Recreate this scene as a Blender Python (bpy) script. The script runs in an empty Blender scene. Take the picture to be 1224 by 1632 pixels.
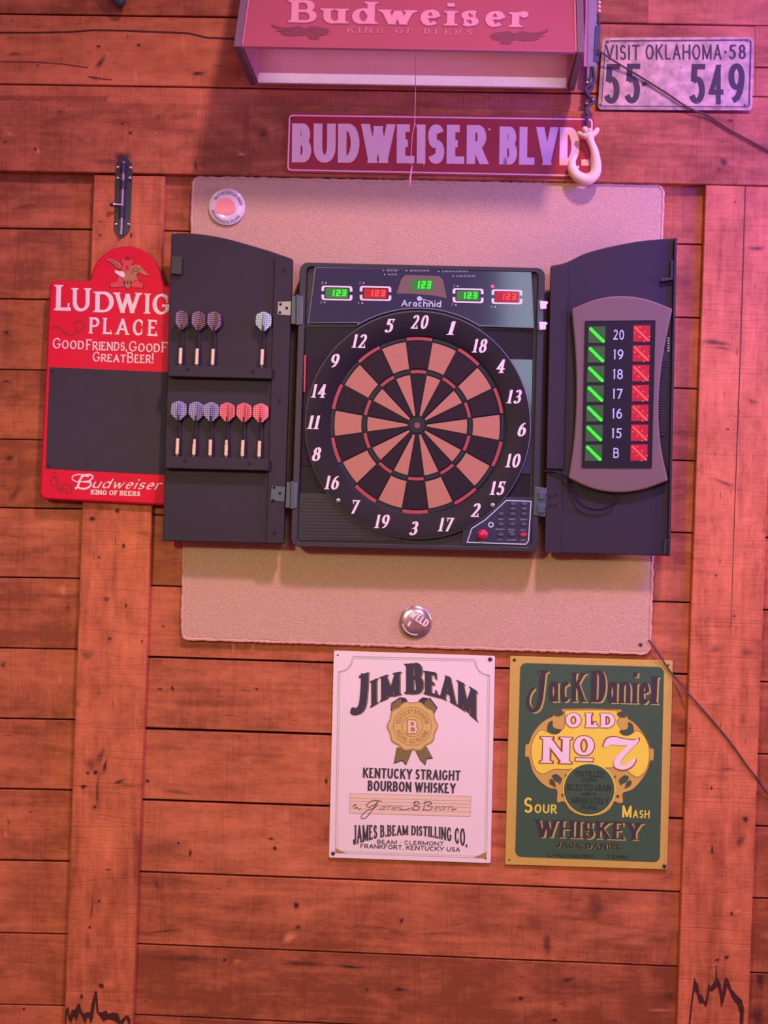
import bpy, bmesh, math, random
from mathutils import Vector, Matrix
random.seed(7)
PI = math.pi
S = bpy.context.scene
COL = S.collection

# ------------------------------------------------------------------ camera
FPX = 2430.0                    # focal length in pixels of the 1224 x 1632 frame
DIST = 3.0                      # camera to wall along the optical axis
YAW = 0.045                     # camera looks slightly to the left
ROLL = math.radians(1.75)
ZC = 1.55                       # height of the wall point in the middle of the frame
CAM = Vector((DIST*math.sin(YAW), -DIST*math.cos(YAW), ZC))
FWD = Vector((-math.sin(YAW), math.cos(YAW), 0))
R0 = Vector((math.cos(YAW), math.sin(YAW), 0)); U0 = Vector((0, 0, 1))
RT = math.cos(ROLL)*R0 + math.sin(ROLL)*U0
UP = -math.sin(ROLL)*R0 + math.cos(ROLL)*U0
cd = bpy.data.cameras.new('camera'); cam = bpy.data.objects.new('camera', cd); COL.objects.link(cam)
M = Matrix((RT, UP, -FWD)).transposed().to_4x4(); M.translation = CAM
cam.matrix_world = M
cd.sensor_fit = 'AUTO'; cd.sensor_width = 36.0; cd.lens = 36.0*FPX/1632.0
cd.clip_start = 0.05; cd.clip_end = 60
S.camera = cam

# ------------------------------------------------------------------ world, lamps, exposure
S.view_settings.view_transform = 'Standard'; S.view_settings.look = 'None'
S.view_settings.exposure = 0.0; S.view_settings.gamma = 1.0
S.view_settings.use_curve_mapping = False
S.cycles.caustics_reflective = False; S.cycles.caustics_refractive = False
W = bpy.data.worlds.new('world'); S.world = W; W.use_nodes = True
W.node_tree.nodes['Background'].inputs[0].default_value = (0.38, 0.080, 0.090, 1)
W.node_tree.nodes['Background'].inputs[1].default_value = 0.80

def lamp(name, kind, loc, target, power, color, size=0.5, size_y=None, spread=None):
    d = bpy.data.lights.new(name, kind); d.energy = power; d.color = color
    if kind == 'AREA':
        d.size = size
        if size_y: d.shape = 'RECTANGLE'; d.size_y = size_y
        if spread: d.spread = spread
    else:
        d.shadow_soft_size = size
    o = bpy.data.objects.new(name, d); COL.objects.link(o); o.location = loc
    v = Vector(target) - Vector(loc)
    o.rotation_euler = v.to_track_quat('-Z', 'Y').to_euler()
    return o
# pink spotlight high on the right in front of the wall, warm spotlight behind the viewer, red neon
# further right, violet lamp by the licence plate, pale and yellow lights added for reflections, fill added upper left
def spot_lamp(name, loc, target, power, color, angle, blend, size):
    o = lamp(name, 'SPOT', loc, target, power, color, size)
    o.data.spot_size = math.radians(angle); o.data.spot_blend = blend
    return o
spot_lamp('ceiling_lamp', (0.85, -2.4, 4.60), (-0.08, 0, 1.25), 465.0, (1.000, 0.490, 0.600), 45, 1.0, 0.16)
spot_lamp('room_lamp', (-1.05, -3.2, 2.25), (-0.05, 0, 1.10), 140.0, (1.000, 0.770, 0.420), 45, 1.0, 0.10)
lamp('red_neon', 'AREA', (1.72, -0.52, 1.90), (0.72, 0, 1.66), 12.0, (1.000, 0.520, 0.470), 0.25, 0.6)
lamp('violet_lamp', 'POINT', (1.16, -0.66, 2.34), (1, 0, 2.4), 60.0, (0.085, 0.036, 1.000), 0.22)
lamp('upper_left_fill', 'AREA', (-1.35, -1.3, 3.30), (-0.45, 0, 2.25), 5.2, (0.48, 0.42, 1.000), 0.7)  # fill light added to lift the upper left boards
lamp('cool_reflection_light', 'AREA', (0.60, -3.9, 2.52), (0.2, 0, 1.9), 9.0, (0.667, 0.900, 1.000), 0.55, 0.95)  # cool light added so its reflection shows in the score panel
lamp('yellow_reflection_light', 'AREA', (0.84, -3.8, 2.72), (0.3, 0, 1.9), 4.0, (1.0, 0.9, 0.45), 0.35, 0.6)  # yellow light added for a reflected patch on the score panel

# ------------------------------------------------------------------ pixel helpers
def ray(px, py):
    return (FWD + RT*((px-612.0)/FPX) - UP*((py-816.0)/FPX))
def P(px, py, w=0.0):
    """point seen at pixel px,py lying w metres in front of the wall boards"""
    d = ray(px, py); t = (-w - CAM.y)/d.y
    return CAM + d*t
def mpp(w):                     # metres per pixel at distance w from the wall
    return (DIST-w)/FPX

# ------------------------------------------------------------------ materials
LAMP = (0.87, 0.46, 0.52)       # tint of the bar's light, taken out of the photographed colours
def lin(c):
    c = c/255.0
    return c/12.92 if c <= 0.04045 else ((c+0.055)/1.055)**2.4
def obs(r, g, b):
    return tuple(min(0.9, max(0.002, lin(c)/e)) for c, e in zip((r, g, b), LAMP))
def inp(n, *names):
    for k in names:
        if k in n.inputs: return n.inputs[k]
def mat(name, rgb, rough=0.5, metal=0.0, var=0.08, scale=40.0, bump=0.0, spec=0.4, emit=None, es=0.0, coat=0.0, con=1.0):
    m = bpy.data.materials.new(name); m.use_nodes = True
    nt = m.node_tree; b = nt.nodes['Principled BSDF']
    tc = nt.nodes.new('ShaderNodeTexCoord'); no = nt.nodes.new('ShaderNodeTexNoise')
    no.inputs['Scale'].default_value = scale; no.inputs['Detail'].default_value = 5
    nt.links.new(tc.outputs['Object'], no.inputs['Vector'])
    mx = nt.nodes.new('ShaderNodeMix'); mx.data_type = 'RGBA'
    mx.inputs[6].default_value = (*[c*(1-var) for c in rgb], 1)
    mx.inputs[7].default_value = (*[min(1, c*(1+var)) for c in rgb], 1)
    mr = nt.nodes.new('ShaderNodeMapRange'); mr.inputs['From Min'].default_value = 0.5-0.5/con; mr.inputs['From Max'].default_value = 0.5+0.5/con
    nt.links.new(no.outputs['Fac'], mr.inputs['Value'])
    nt.links.new(mr.outputs[0], mx.inputs[0]); nt.links.new(mx.outputs[2], b.inputs['Base Color'])
    b.inputs['Roughness'].default_value = rough; b.inputs['Metallic'].default_value = metal
    inp(b, 'Specular IOR Level').default_value = spec
    if coat: inp(b, 'Coat Weight').default_value = coat; inp(b, 'Coat Roughness').default_value = 0.08
    if emit:
        inp(b, 'Emission Color').default_value = (*emit, 1); inp(b, 'Emission Strength').default_value = es
    if bump:
        bp = nt.nodes.new('ShaderNodeBump'); bp.inputs['Strength'].default_value = bump; bp.inputs['Distance'].default_value = 0.002
        nt.links.new(no.outputs['Fac'], bp.inputs['Height']); nt.links.new(bp.outputs[0], b.inputs['Normal'])
    return m

def wood(name, axis, base=(0.485, 0.163, 0.073), contrast=1.0):
    """rough-sawn stained boards: grain along axis, fine saw marks across it, knots from the 'mark' attribute"""
    m = bpy.data.materials.new(name); m.use_nodes = True
    nt = m.node_tree; N = nt.nodes; L = nt.links; b = N['Principled BSDF']
    tc = N.new('ShaderNodeTexCoord')
    ar = N.new('ShaderNodeAttribute'); ar.attribute_name = 'rnd'
    am = N.new('ShaderNodeAttribute'); am.attribute_name = 'mark'
    mul = N.new('ShaderNodeMath'); mul.operation = 'MULTIPLY'; mul.inputs[1].default_value = 37.0
    L.new(ar.outputs['Fac'], mul.inputs[0])
    add = N.new('ShaderNodeVectorMath'); add.operation = 'ADD'
    L.new(tc.outputs['Object'], add.inputs[0]); L.new(mul.outputs[0], add.inputs[1])
    def noise(sg, sc, detail=4, rough=0.55, dist=0.0):
        mp = N.new('ShaderNodeMapping')
        mp.inputs['Scale'].default_value = (sg, 1, sc) if axis == 'X' else (sc, 1, sg)
        L.new(add.outputs[0], mp.inputs['Vector'])
        n = N.new('ShaderNodeTexNoise'); n.inputs['Scale'].default_value = 1.0; n.inputs['Detail'].default_value = detail
        n.inputs['Roughness'].default_value = rough; n.inputs['Distortion'].default_value = dist
        L.new(mp.outputs[0], n.inputs['Vector']); return n.outputs['Fac']
    def math_(op, a, c=None, d=None):
        n = N.new('ShaderNodeMath'); n.operation = op
        for i, x in enumerate((a, c, d)):
            if x is None: continue
            if isinstance(x, (int, float)): n.inputs[i].default_value = x
            else: L.new(x, n.inputs[i])
        return n.outputs[0]
    grain = noise(7.0, 110.0, 5, 0.65, 0.6)
    figure = noise(2.4, 20.0, 3, 0.5, 1.8)
    blotch = noise(7.0, 11.0, 5, 0.65)
    mottle = noise(26.0, 46.0, 5, 0.7)
    saw = noise(240.0, 16.0, 3, 0.6)
    fine = noise(60.0, 700.0, 2, 0.5)
    pit = noise(34.0, 210.0, 2, 0.5)
    cut = noise(26.0, 1.6, 2, 0.5)
    C = contrast
    t = math_('MULTIPLY', math_('SUBTRACT', grain, 0.5), 0.55*C)
    for src, amt in ((figure, 0.95), (blotch, 1.65), (mottle, 1.0), (saw, 0.25)):
        t = math_('ADD', t, math_('MULTIPLY', math_('SUBTRACT', src, 0.5), amt*C))
    # thin lines left by the saw across the board, and small dark pits along the grain
    ln = math_('MAXIMUM', math_('SUBTRACT', 1.0, math_('MULTIPLY', math_('ABSOLUTE', math_('SUBTRACT', cut, 0.5)), 45.0)), 0.0)
    t = math_('SUBTRACT', t, math_('MULTIPLY', ln, math_('MULTIPLY', mottle, 0.24)))
    pt = math_('MAXIMUM', math_('MULTIPLY', math_('SUBTRACT', pit, 0.66), 5.0), 0.0)
    t = math_('SUBTRACT', t, pt)
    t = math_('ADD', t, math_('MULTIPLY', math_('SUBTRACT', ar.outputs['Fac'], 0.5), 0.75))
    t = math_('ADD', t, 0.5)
    ramp = N.new('ShaderNodeValToRGB'); L.new(t, ramp.inputs[0])
    e = ramp.color_ramp.elements
    e[0].position = 0.0; e[0].color = (base[0]*0.56, base[1]*0.50, base[2]*0.50, 1)
    e[1].position = 1.0; e[1].color = (min(.9, base[0]*1.40), base[1]*1.46, base[2]*1.5, 1)
    k = e.new(0.5); k.color = (*base, 1)
    # knots, resin and scorch marks; wobble their edge with the blotch noise
    wob = math_('ADD', am.outputs['Fac'], math_('MULTIPLY', math_('SUBTRACT', noise(90, 90, 3), 0.5), math_('MULTIPLY', math_('ABSOLUTE', am.outputs['Fac']), 1.0)))
    dark = N.new('ShaderNodeMix'); dark.data_type = 'RGBA'; dark.clamp_factor = True
    L.new(math_('MULTIPLY', wob, 1.7), dark.inputs[0]); L.new(ramp.outputs[0], dark.inputs[6]); dark.inputs[7].default_value = (0.075, 0.028, 0.022, 1)
    pale = N.new('ShaderNodeMix'); pale.data_type = 'RGBA'; pale.clamp_factor = True
    L.new(math_('MULTIPLY', wob, -1.0), pale.inputs[0]); L.new(dark.outputs[2], pale.inputs[6])
    pale.inputs[7].default_value = (min(.9, base[0]*1.45), base[1]*1.75, base[2]*2.0, 1)
    L.new(pale.outputs[2], b.inputs['Base Color'])
    b.inputs['Roughness'].default_value = 0.62; inp(b, 'Specular IOR Level').default_value = 0.25
    h = math_('ADD', math_('SUBTRACT', math_('MULTIPLY', saw, 0.7), math_('MULTIPLY', ln, 0.3)), math_('ADD', math_('MULTIPLY', grain, 0.6), math_('MULTIPLY', fine, 0.25)))
    bp = N.new('ShaderNodeBump'); bp.inputs['Strength'].default_value = 0.38; bp.inputs['Distance'].default_value = 0.003
    L.new(h, bp.inputs['Height']); L.new(bp.outputs[0], b.inputs['Normal'])
    return m

def grid_mat(name, a, c, pitch, thin=0.5, rough=0.6):
    """holographic flight film: little squares of colour a between lines of colour c"""
    m = bpy.data.materials.new(name); m.use_nodes = True
    nt = m.node_tree; N = nt.nodes; L = nt.links; b = N['Principled BSDF']
    tc = N.new('ShaderNodeTexCoord'); sp = N.new('ShaderNodeSeparateXYZ'); L.new(tc.outputs['UV'], sp.inputs[0])
    outs = []
    for ax in ('X', 'Y'):
        n1 = N.new('ShaderNodeMath'); n1.operation = 'MULTIPLY'; n1.inputs[1].default_value = 1.0/pitch; L.new(sp.outputs[ax], n1.inputs[0])
        n2 = N.new('ShaderNodeMath'); n2.operation = 'FRACT'; L.new(n1.outputs[0], n2.inputs[0])
        n3 = N.new('ShaderNodeMath'); n3.operation = 'LESS_THAN'; n3.inputs[1].default_value = thin if ax == 'X' else 0.36; L.new(n2.outputs[0], n3.inputs[0]); outs.append(n3.outputs[0])
    mxm = N.new('ShaderNodeMath'); mxm.operation = 'MAXIMUM'; L.new(outs[0], mxm.inputs[0]); L.new(outs[1], mxm.inputs[1])
    mx = N.new('ShaderNodeMix'); mx.data_type = 'RGBA'; L.new(mxm.outputs[0], mx.inputs[0])
    mx.inputs[6].default_value = (*a, 1); mx.inputs[7].default_value = (*c, 1)
    L.new(mx.outputs[2], b.inputs['Base Color']); b.inputs['Roughness'].default_value = rough
    return m

WOODX = wood('board_wood', 'X'); WOODZ = wood('post_wood', 'Z', (0.55, 0.178, 0.080), 1.0)
DARKGAP = mat('gap_dark', (0.012, 0.006, 0.006), 0.9)
CARPET = mat('carpet_pile', (0.64, 0.47, 0.335), 0.95, var=0.28, scale=520, bump=0.9, spec=0.05, con=1.9)
CARPET_EDGE = mat('carpet_edge', (0.70, 0.47, 0.37), 0.95, var=0.35, scale=300, bump=0.8, spec=0.05)
BLACK = mat('black_plastic', obs(45, 29, 42), 0.55, var=0.06, scale=300, bump=0.05, spec=0.3)
BLACK2 = mat('housing_plastic', obs(44, 31, 44), 0.42, var=0.06, scale=300, spec=0.4)
GLOSS = mat('gloss_black', obs(40, 26, 42), 0.12, var=0.03, spec=0.5)
PANEL = mat('score_panel_face', obs(52, 44, 62), 0.09, var=0.04, spec=0.6)
DEEP = mat('deep_black', obs(28, 16, 28), 0.5, var=0.05, spec=0.25)
WEB = mat('spider_plastic', obs(34, 32, 42), 0.45, var=0.05, spec=0.25)
RIMLINE = mat('ring_edge', obs(105, 85, 105), 0.35)
PEACH = mat('peach_segment', obs(170, 91, 80), 0.5, var=0.10, scale=700, bump=0.3)
SEGBLK = mat('black_segment', obs(32, 15, 28), 0.55, var=0.10, scale=700, bump=0.3, spec=0.25)
SEGRED = mat('red_segment', obs(158, 50, 62), 0.45, var=0.06)
BULL = mat('bull_red', obs(130, 60, 62), 0.5)
WHITE = mat('white_print', obs(246, 228, 238), 0.5, var=0.02)
SILVERP = mat('silver_plastic', (0.165, 0.120, 0.115), 0.5, metal=0.0, var=0.05, scale=60, spec=0.5)
OUTLINE = mat('grey_outline', obs(178, 155, 178), 0.5)
GREYTXT = mat('faint_print', obs(112, 96, 114), 0.6)
STEEL = mat('steel', (0.34, 0.34, 0.37), 0.45, metal=0.6, var=0.1)
PINS = mat('bright_pin', (0.72, 0.76, 0.80), 0.4, metal=0.3)
CHROME = mat('chrome', (0.8, 0.8, 0.82), 0.18, metal=1.0)
HINGE = mat('dark_hinge', obs(76, 66, 80), 0.4, metal=0.3)
LEDG = mat('green_led', (0.02, 0.4, 0.02), 0.4, emit=(0.014, 1.0, 0.012), es=1.5)
LEDR = mat('red_led', (0.4, 0.02, 0.02), 0.4, emit=(1.0, 0.075, 0.08), es=1.15)
LEDG_BACK = mat('green_window', (0.02, 0.10, 0.03), 0.4, emit=(0.03, 0.16, 0.03), es=0.9, spec=.2)
LEDR_BACK = mat('red_window', (0.10, 0.01, 0.015), 0.4, emit=(0.60, 0.012, 0.03), es=0.75, spec=.2)
MARKG = mat('green_marker_window', (0.03, 0.08, 0.035), 0.4, emit=(0.03, 0.085, 0.02), es=0.6, spec=.2)
MARKR = mat('red_marker_window', (0.12, 0.012, 0.02), 0.4, emit=(0.62, 0.010, 0.045), es=0.72, spec=.2)
REDBTN = mat('red_button', obs(185, 25, 62), 0.25, spec=0.6)
BRASSY = mat('copper_barrel', obs(228, 160, 140), 0.35, metal=0.25, var=0.12, scale=300)
FL_DARK = grid_mat('flight_dark', obs(56, 34, 44), obs(172, 118, 128), 0.0040, 0.16)
FL_MINT = grid_mat('flight_mint', obs(108, 102, 106), obs(186, 196, 184), 0.0040, 0.34)
FL_PURP = grid_mat('flight_purple', obs(80, 52, 100), obs(170, 138, 172), 0.0040, 0.32)
FL_RED = grid_mat('flight_red', obs(186, 36, 62), obs(228, 116, 126), 0.0040, 0.32)
LRED = mat('sign_red', (0.74, 0.008, 0.050), 0.45, var=0.08, scale=14, spec=0.15)
LRED_EDGE = mat('sign_edge', obs(165, 25, 52), 0.4)
LDARKRED = mat('sign_dark_red', obs(150, 8, 38), 0.5)
LTXT = mat('sign_pink_white', obs(250, 184, 186), 0.5, var=0.02)
SLATE = mat('chalkboard', obs(58, 42, 52), 0.85, var=0.20, scale=22)
GOLDBR = mat('emblem_tan', obs(176, 88, 72), 0.5, var=0.2, scale=200)
EMRED = mat('emblem_red', obs(205, 52, 66), 0.5, var=0.1)
EMDARK = mat('emblem_dark', obs(110, 20, 42), 0.5)
BRED = mat('street_sign_red', (0.40, 0.014, 0.060), 0.4, var=0.08, scale=20)
BPINK = mat('street_sign_letters', (0.92, 0.68, 0.72), 0.5, var=0.06, scale=50)
SHADE = mat('shade_red', (0.40, 0.10, 0.145), 0.4, var=0.07, scale=8)
SHADEPALE = mat('shade_lettering', (0.72, 0.34, 0.42), 0.5, var=0.05)
SHADEPALE2 = mat('shade_small_lettering', (0.62, 0.22, 0.30), 0.5)
SHADEDK = mat('shade_letter_shadow', (0.30, 0.10, 0.20), 0.5)
SHADEBR = mat('shade_emblem', (0.20, 0.055, 0.085), 0.55, var=0.4, scale=150)
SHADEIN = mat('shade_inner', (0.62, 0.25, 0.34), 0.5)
SHADELIT = mat('shade_lit_strip', (0.97, 0.90, 0.92), 0.5)  # light on the lower back panel put into a paler colour
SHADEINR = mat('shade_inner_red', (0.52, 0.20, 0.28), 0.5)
FRAMEGR = mat('shade_frame', (0.17, 0.13, 0.17), 0.5)
PLATE = mat('plate_paint', (0.54, 0.40, 0.30), 0.45, metal=0.15, var=0.34, scale=45, bump=0.25, con=2.8)
PLATEDK = mat('plate_digits', (0.055, 0.045, 0.050), 0.6, var=0.3, scale=200)
PLATERUST = mat('plate_rust', obs(150, 90, 100), 0.7, var=0.4, scale=200)
BONE = mat('bone', (0.92, 0.78, 0.52), 0.4, var=0.10, scale=40, bump=0.15)
CORD = mat('dark_cord', obs(74, 52, 66), 0.8, var=0.2, scale=300)
STRAP = mat('grey_strap', (0.30, 0.26, 0.31), 0.55, var=0.15, scale=60)
CLIP = mat('black_sleeve', obs(62, 52, 72), 0.45)
STRING = mat('pink_string', (0.62, 0.30, 0.40), 0.7)
CABLE = mat('brown_cable', obs(86, 45, 52), 0.6)
JBW = mat('white_tin', obs(240, 184, 194), 0.42, var=0.03, scale=10)
JBK = mat('black_ink', obs(62, 44, 58), 0.5)
JBG = mat('grey_ink', obs(178, 140, 136), 0.5)
JBGOLD = mat('gold_ink', obs(206, 146, 90), 0.5, var=0.12, scale=120)
JBGOLD2 = mat('deep_gold_ink', obs(164, 104, 66), 0.5, var=0.12, scale=200)
JBOLIVE = mat('olive_ink', obs(122, 88, 56), 0.5, var=0.2, scale=150)
JBBOX = mat('signature_strip', obs(226, 160, 150), 0.5, var=0.03)
JDY = mat('yellow_tin', obs(194, 134, 68), 0.45, var=0.10, scale=8)
JDY2 = mat('yellow_ink', obs(238, 172, 62), 0.5, var=0.05, scale=30)
JDG = mat('green_ink', obs(62, 72, 58), 0.42, var=0.08, scale=12)
JDK = mat('dark_ink', obs(62, 42, 50), 0.5)
JDP = mat('pink_ink', obs(246, 186, 204), 0.5, var=0.02)
JDBR = mat('brown_ink', obs(140, 58, 60), 0.5)
JDFAINT = mat('faint_ink', obs(44, 40, 40), 0.5)
JDTAN = mat('tan_ink', obs(176, 132, 74), 0.5)
NAILM = mat('screw_head', obs(95, 62, 66), 0.4, metal=0.5)
LATCHM = mat('black_latch', obs(56, 42, 58), 0.35, metal=0.4, spec=0.5)
BOLTM = mat('worn_bolt', (0.42, 0.36, 0.36), 0.3, metal=0.9)
TIN = mat('badge_white', obs(214, 160, 178), 0.25, var=0.05, coat=0.3)
TINRED = mat('badge_red', obs(250, 112, 122), 0.3, var=0.12, scale=60)
TINK = mat('badge_ink', obs(140, 84, 112), 0.5)
TINM = mat('badge_metal', (0.72, 0.62, 0.66), 0.22, metal=0.85, var=0.5, scale=90)
TINMT = mat('badge_metal_text', obs(248, 190, 196), 0.4)
FLOORM = wood('floor_wood', 'X', (0.20, 0.10, 0.06))

# ------------------------------------------------------------------ mesh builder (world coordinates)
class MB:
    def __init__(s): s.v = []; s.f = []; s.m = []; s.r = []; s.k = []; s.mats = []; s.cur = 0.5; s.uv = None; s.nl = 0; s.boards = []
    def mi(s, m):
        if m not in s.mats: s.mats.append(m)
        return s.mats.index(m)
    def vert(s, p, k=0.0): s.v.append(tuple(p)); s.k.append(k); return len(s.v)-1
    def face(s, idx, m): s.f.append(tuple(idx)); s.m.append(s.mi(m)); s.r.append(s.cur)
    def hair(s):                 # overlapping inks lie a hair apart
        s.nl += 1; return Vector((0, -0.000012*(s.nl % 16), 0))
    def poly(s, pts, m, k=0.0):
        h = s.hair() if m not in (WOODX, WOODZ) else Vector()
        s.face([s.vert(Vector(p)+h, k) for p in pts], m)
    def prism(s, front, back, m, mside=None, k=0.0):
        """closed solid between two matching loops (front seen counter-clockwise from the viewer)"""
        n = len(front); a = [s.vert(p, k) for p in front]; b = [s.vert(p, k) for p in back]
        s.face(a, m); s.face(b[::-1], mside or m)
        for i in range(n):
            j = (i+1) % n; s.face((a[j], a[i], b[i], b[j]), mside or m)
    def slab(s, px, w0, w1, m, mside=None):
        """solid whose front outline is the pixel polygon px at w1, extruded straight back to w0"""
        fr = [P(x, y, w1) for x, y in px]
        ar = sum(fr[i].x*fr[(i+1) % len(fr)].z - fr[(i+1) % len(fr)].x*fr[i].z for i in range(len(fr)))
        if ar < 0: fr = fr[::-1]
        s.prism(fr, [Vector((p.x, -w0, p.z)) for p in fr], m, mside)
    def flat(s, px, w, m):
        s.poly([P(x, y, w) for x, y in px], m)
    def ring(s, outer, inner, w, m):
        a = [s.vert(P(x, y, w)) for x, y in outer]; b = [s.vert(P(x, y, w)) for x, y in inner]; n = len(a)
        for i in range(n):
            j = (i+1) % n; s.face((a[i], a[j], b[j], b[i]), m)
    def tube(s, pts, r, m, n=8, closed=False):
        pts = [Vector(p) for p in pts]; N = len(pts); rings = []
        rr = r if isinstance(r, (list, tuple)) else [r]*N
        nrm = None
        for i, p in enumerate(pts):
            t = (pts[(i+1) % N] - pts[i-1]) if closed else (pts[min(i+1, N-1)] - pts[max(i-1, 0)])
            t.normalize()
            if nrm is None:
                nrm = t.orthogonal().normalized()
            nrm = (nrm - t*nrm.dot(t)).normalized(); bn = t.cross(nrm)
            rings.append([s.vert(p + (nrm*math.cos(2*PI*j/n) + bn*math.sin(2*PI*j/n))*rr[i]) for j in range(n)])
        for i in range(N if closed else N-1):
            A, B = rings[i], rings[(i+1) % N]
            for j in range(n):
                s.face((A[j], A[(j+1) % n], B[(j+1) % n], B[j]), m)
        if not closed:
            s.face(rings[0][::-1], m); s.face(rings[-1], m)
    def lathe(s, prof, c, ax, m, n=24):
        """prof: (radius, height along ax)"""
        ax = Vector(ax).normalized(); u = ax.orthogonal().normalized(); v = ax.cross(u); c = Vector(c)
        rings = []
        for r, h in prof:
            if r < 1e-6: rings.append([s.vert(c+ax*h)])
            else: rings.append([s.vert(c+ax*h+(u*math.cos(2*PI*j/n)+v*math.sin(2*PI*j/n))*r) for j in range(n)])
        for A, B in zip(rings, rings[1:]):
            for j in range(n):
                k = (j+1) % n
                if len(A) == 1 and len(B) == 1: continue
                if len(A) == 1: s.face((A[0], B[k], B[j]), m)
                elif len(B) == 1: s.face((A[j], A[k], B[0]), m)
                else: s.face((A[j], A[k], B[k], B[j]), m)
    def ball(s, c, r, m, n=12, sy=1.0):
        s.lathe([(r*math.sin(PI*i/n), -r*math.cos(PI*i/n)*sy) for i in range(n+1)], c, (0, 0, 1), m, n)
    def spot(s, px, py, rx, ry, w, m, k=1.0, ang=0.0, n=14):
        """a mark in the wood: strength k in its middle fading to nothing at its rim"""
        f = lambda x, a, b: a[1]+(b[1]-a[1])*(x-a[0])/(b[0]-a[0]) if b[0] != a[0] else a[1]
        g = lambda y, a, b: a[0]+(b[0]-a[0])*(y-a[1])/(b[1]-a[1]) if b[1] != a[1] else a[0]
        q = None
        for bq, cur in s.boards:
            if g(py, bq[0], bq[3]) <= px <= g(py, bq[1], bq[2]) and f(px, bq[0], bq[1]) <= py <= f(px, bq[3], bq[2]): s.cur = cur; q = bq
        if q is None: return
        def clip(x, y):
            y = min(max(y, f(x, q[0], q[1])+1.2), f(x, q[3], q[2])-1.2)
            return min(max(x, g(y, q[0], q[3])+1.4), g(y, q[1], q[2])-1.4), y
        rad = [(1.0, 0.0), (0.82, 0.06*k), (0.62, 0.26*k), (0.40, 0.62*k), (0.2, 0.9*k), (0.0, k)]
        rings = []
        ca, sa = math.cos(ang), math.sin(ang)
        for fr, kk in rad:
            if fr == 0: rings.append([s.vert(P(px, py, w) + Vector((0, -0.00004, 0)), kk)]); continue
            row = []
            for j in range(n):
                a = 2*PI*j/n; jit = 1 + 0.12*math.sin(3*a+px) + 0.08*math.sin(5*a+py)
                x, z = rx*fr*jit*math.cos(a), ry*fr*jit*math.sin(a)
                row.append(s.vert(P(*clip(px + x*ca - z*sa, py - x*sa - z*ca), w) + Vector((0, -0.00004*(1-fr), 0)), kk))
            rings.append(row)
        for j in range(n):
            q = (j+1) % n
            for A, B in zip(rings, rings[1:]):
                if len(B) == 1: s.face((A[j], A[q], B[0]), m)
                else: s.face((A[j], A[q], B[q], B[j]), m)
    def build(s, name, parent=None, bevel=0.0, smooth=False, origin=None, seg=2, fixn=True):
        org = Vector((0, 0, 0))
        if parent is not None:
            org = Vector(parent['_org']) if '_org' in parent.keys() else Vector(parent.parent['_org'])
        elif origin is not None: org = Vector(origin)
        me = bpy.data.meshes.new(name)
        me.from_pydata([(x-org.x, y-org.y, z-org.z) for x, y, z in s.v], [], s.f)
        for m in s.mats: me.materials.append(m)
        me.polygons.foreach_set('material_index', s.m)
        if any(s.k) or len(set(s.r)) > 1:
            a = me.attributes.new('rnd', 'FLOAT', 'FACE'); a.data.foreach_set('value', s.r)
            a = me.attributes.new('mark', 'FLOAT', 'POINT'); a.data.foreach_set('value', s.k)
        if s.uv:
            l = me.uv_layers.new(name='UVMap')
            for lp in me.loops: l.data[lp.index].uv = s.uv[lp.vertex_index]
        me.update()
        if fixn:
            bm = bmesh.new(); bm.from_mesh(me); bmesh.ops.recalc_face_normals(bm, faces=bm.faces); bm.to_mesh(me); bm.free()
        if smooth:
            me.polygons.foreach_set('use_smooth', [True]*len(me.polygons))
        o = bpy.data.objects.new(name, me); COL.objects.link(o)
        if smooth:
            try: me.set_sharp_from_angle(angle=math.radians(40))
            except Exception: pass
        if bevel:
            b = o.modifiers.new('edge', 'BEVEL'); b.width = bevel; b.segments = seg; b.limit_method = 'ANGLE'; b.angle_limit = math.radians(40)
        if parent is not None: o.parent = parent
        else: o.location = org
        return o

def thing(name, label, cat, org, group=None):
    o = bpy.data.objects.new(name, None); COL.objects.link(o); o.location = org; o.empty_display_size = 0.05
    o['_org'] = tuple(org); o['label'] = label; o['category'] = cat
    if group: o['group'] = group
    return o
def struct(o): o['kind'] = 'structure'; return o
def lab(o, t): o['label'] = t; return o

def arc(cx, cy, rx, ry, a0, a1, n=14):
    return [(cx+rx*math.cos(math.radians(a0+(a1-a0)*i/n)), cy+ry*math.sin(math.radians(a0+(a1-a0)*i/n))) for i in range(n+1)]
def circ(cx, cy, r, n=32, ry=None):
    return [(cx+r*math.cos(2*PI*i/n), cy+(ry or r)*math.sin(2*PI*i/n)) for i in range(n)]
def rrect(q, r, n=5):
    """rounded quadrilateral (pixels): q = TL, TR, BR, BL"""
    out = []
    for i in range(4):
        p = Vector(q[i]); a = (Vector(q[i-1])-p).normalized(); b = (Vector(q[(i+1) % 4])-p).normalized()
        c = p + (a+b)*r
        for k in range(n+1):
            t = PI/2*k/n
            d = c - b*r*math.cos(t) - a*r*math.sin(t)
            out.append((d.x, d.y))
    return out
def inset(q, d):
    out = []
    for i in range(4):
        p = Vector(q[i]); a = (Vector(q[i-1])-p).normalized(); b = (Vector(q[(i+1) % 4])-p).normalized()
        c = p+(a+b)*d; out.append((c.x, c.y))
    return out
def spline(pts, n=8):
    pts = [Vector(p) for p in pts]; out = []
    for i in range(len(pts)-1):
        p0, p1, p2, p3 = pts[max(i-1, 0)], pts[i], pts[i+1], pts[min(i+2, len(pts)-1)]
        for k in range(n):
            t = k/n
            out.append(0.5*((2*p1)+(p2-p0)*t+(2*p0-5*p1+4*p2-p3)*t*t+(3*p1-p0-3*p2+p3)*t**3))
    out.append(pts[-1]); return out
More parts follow.
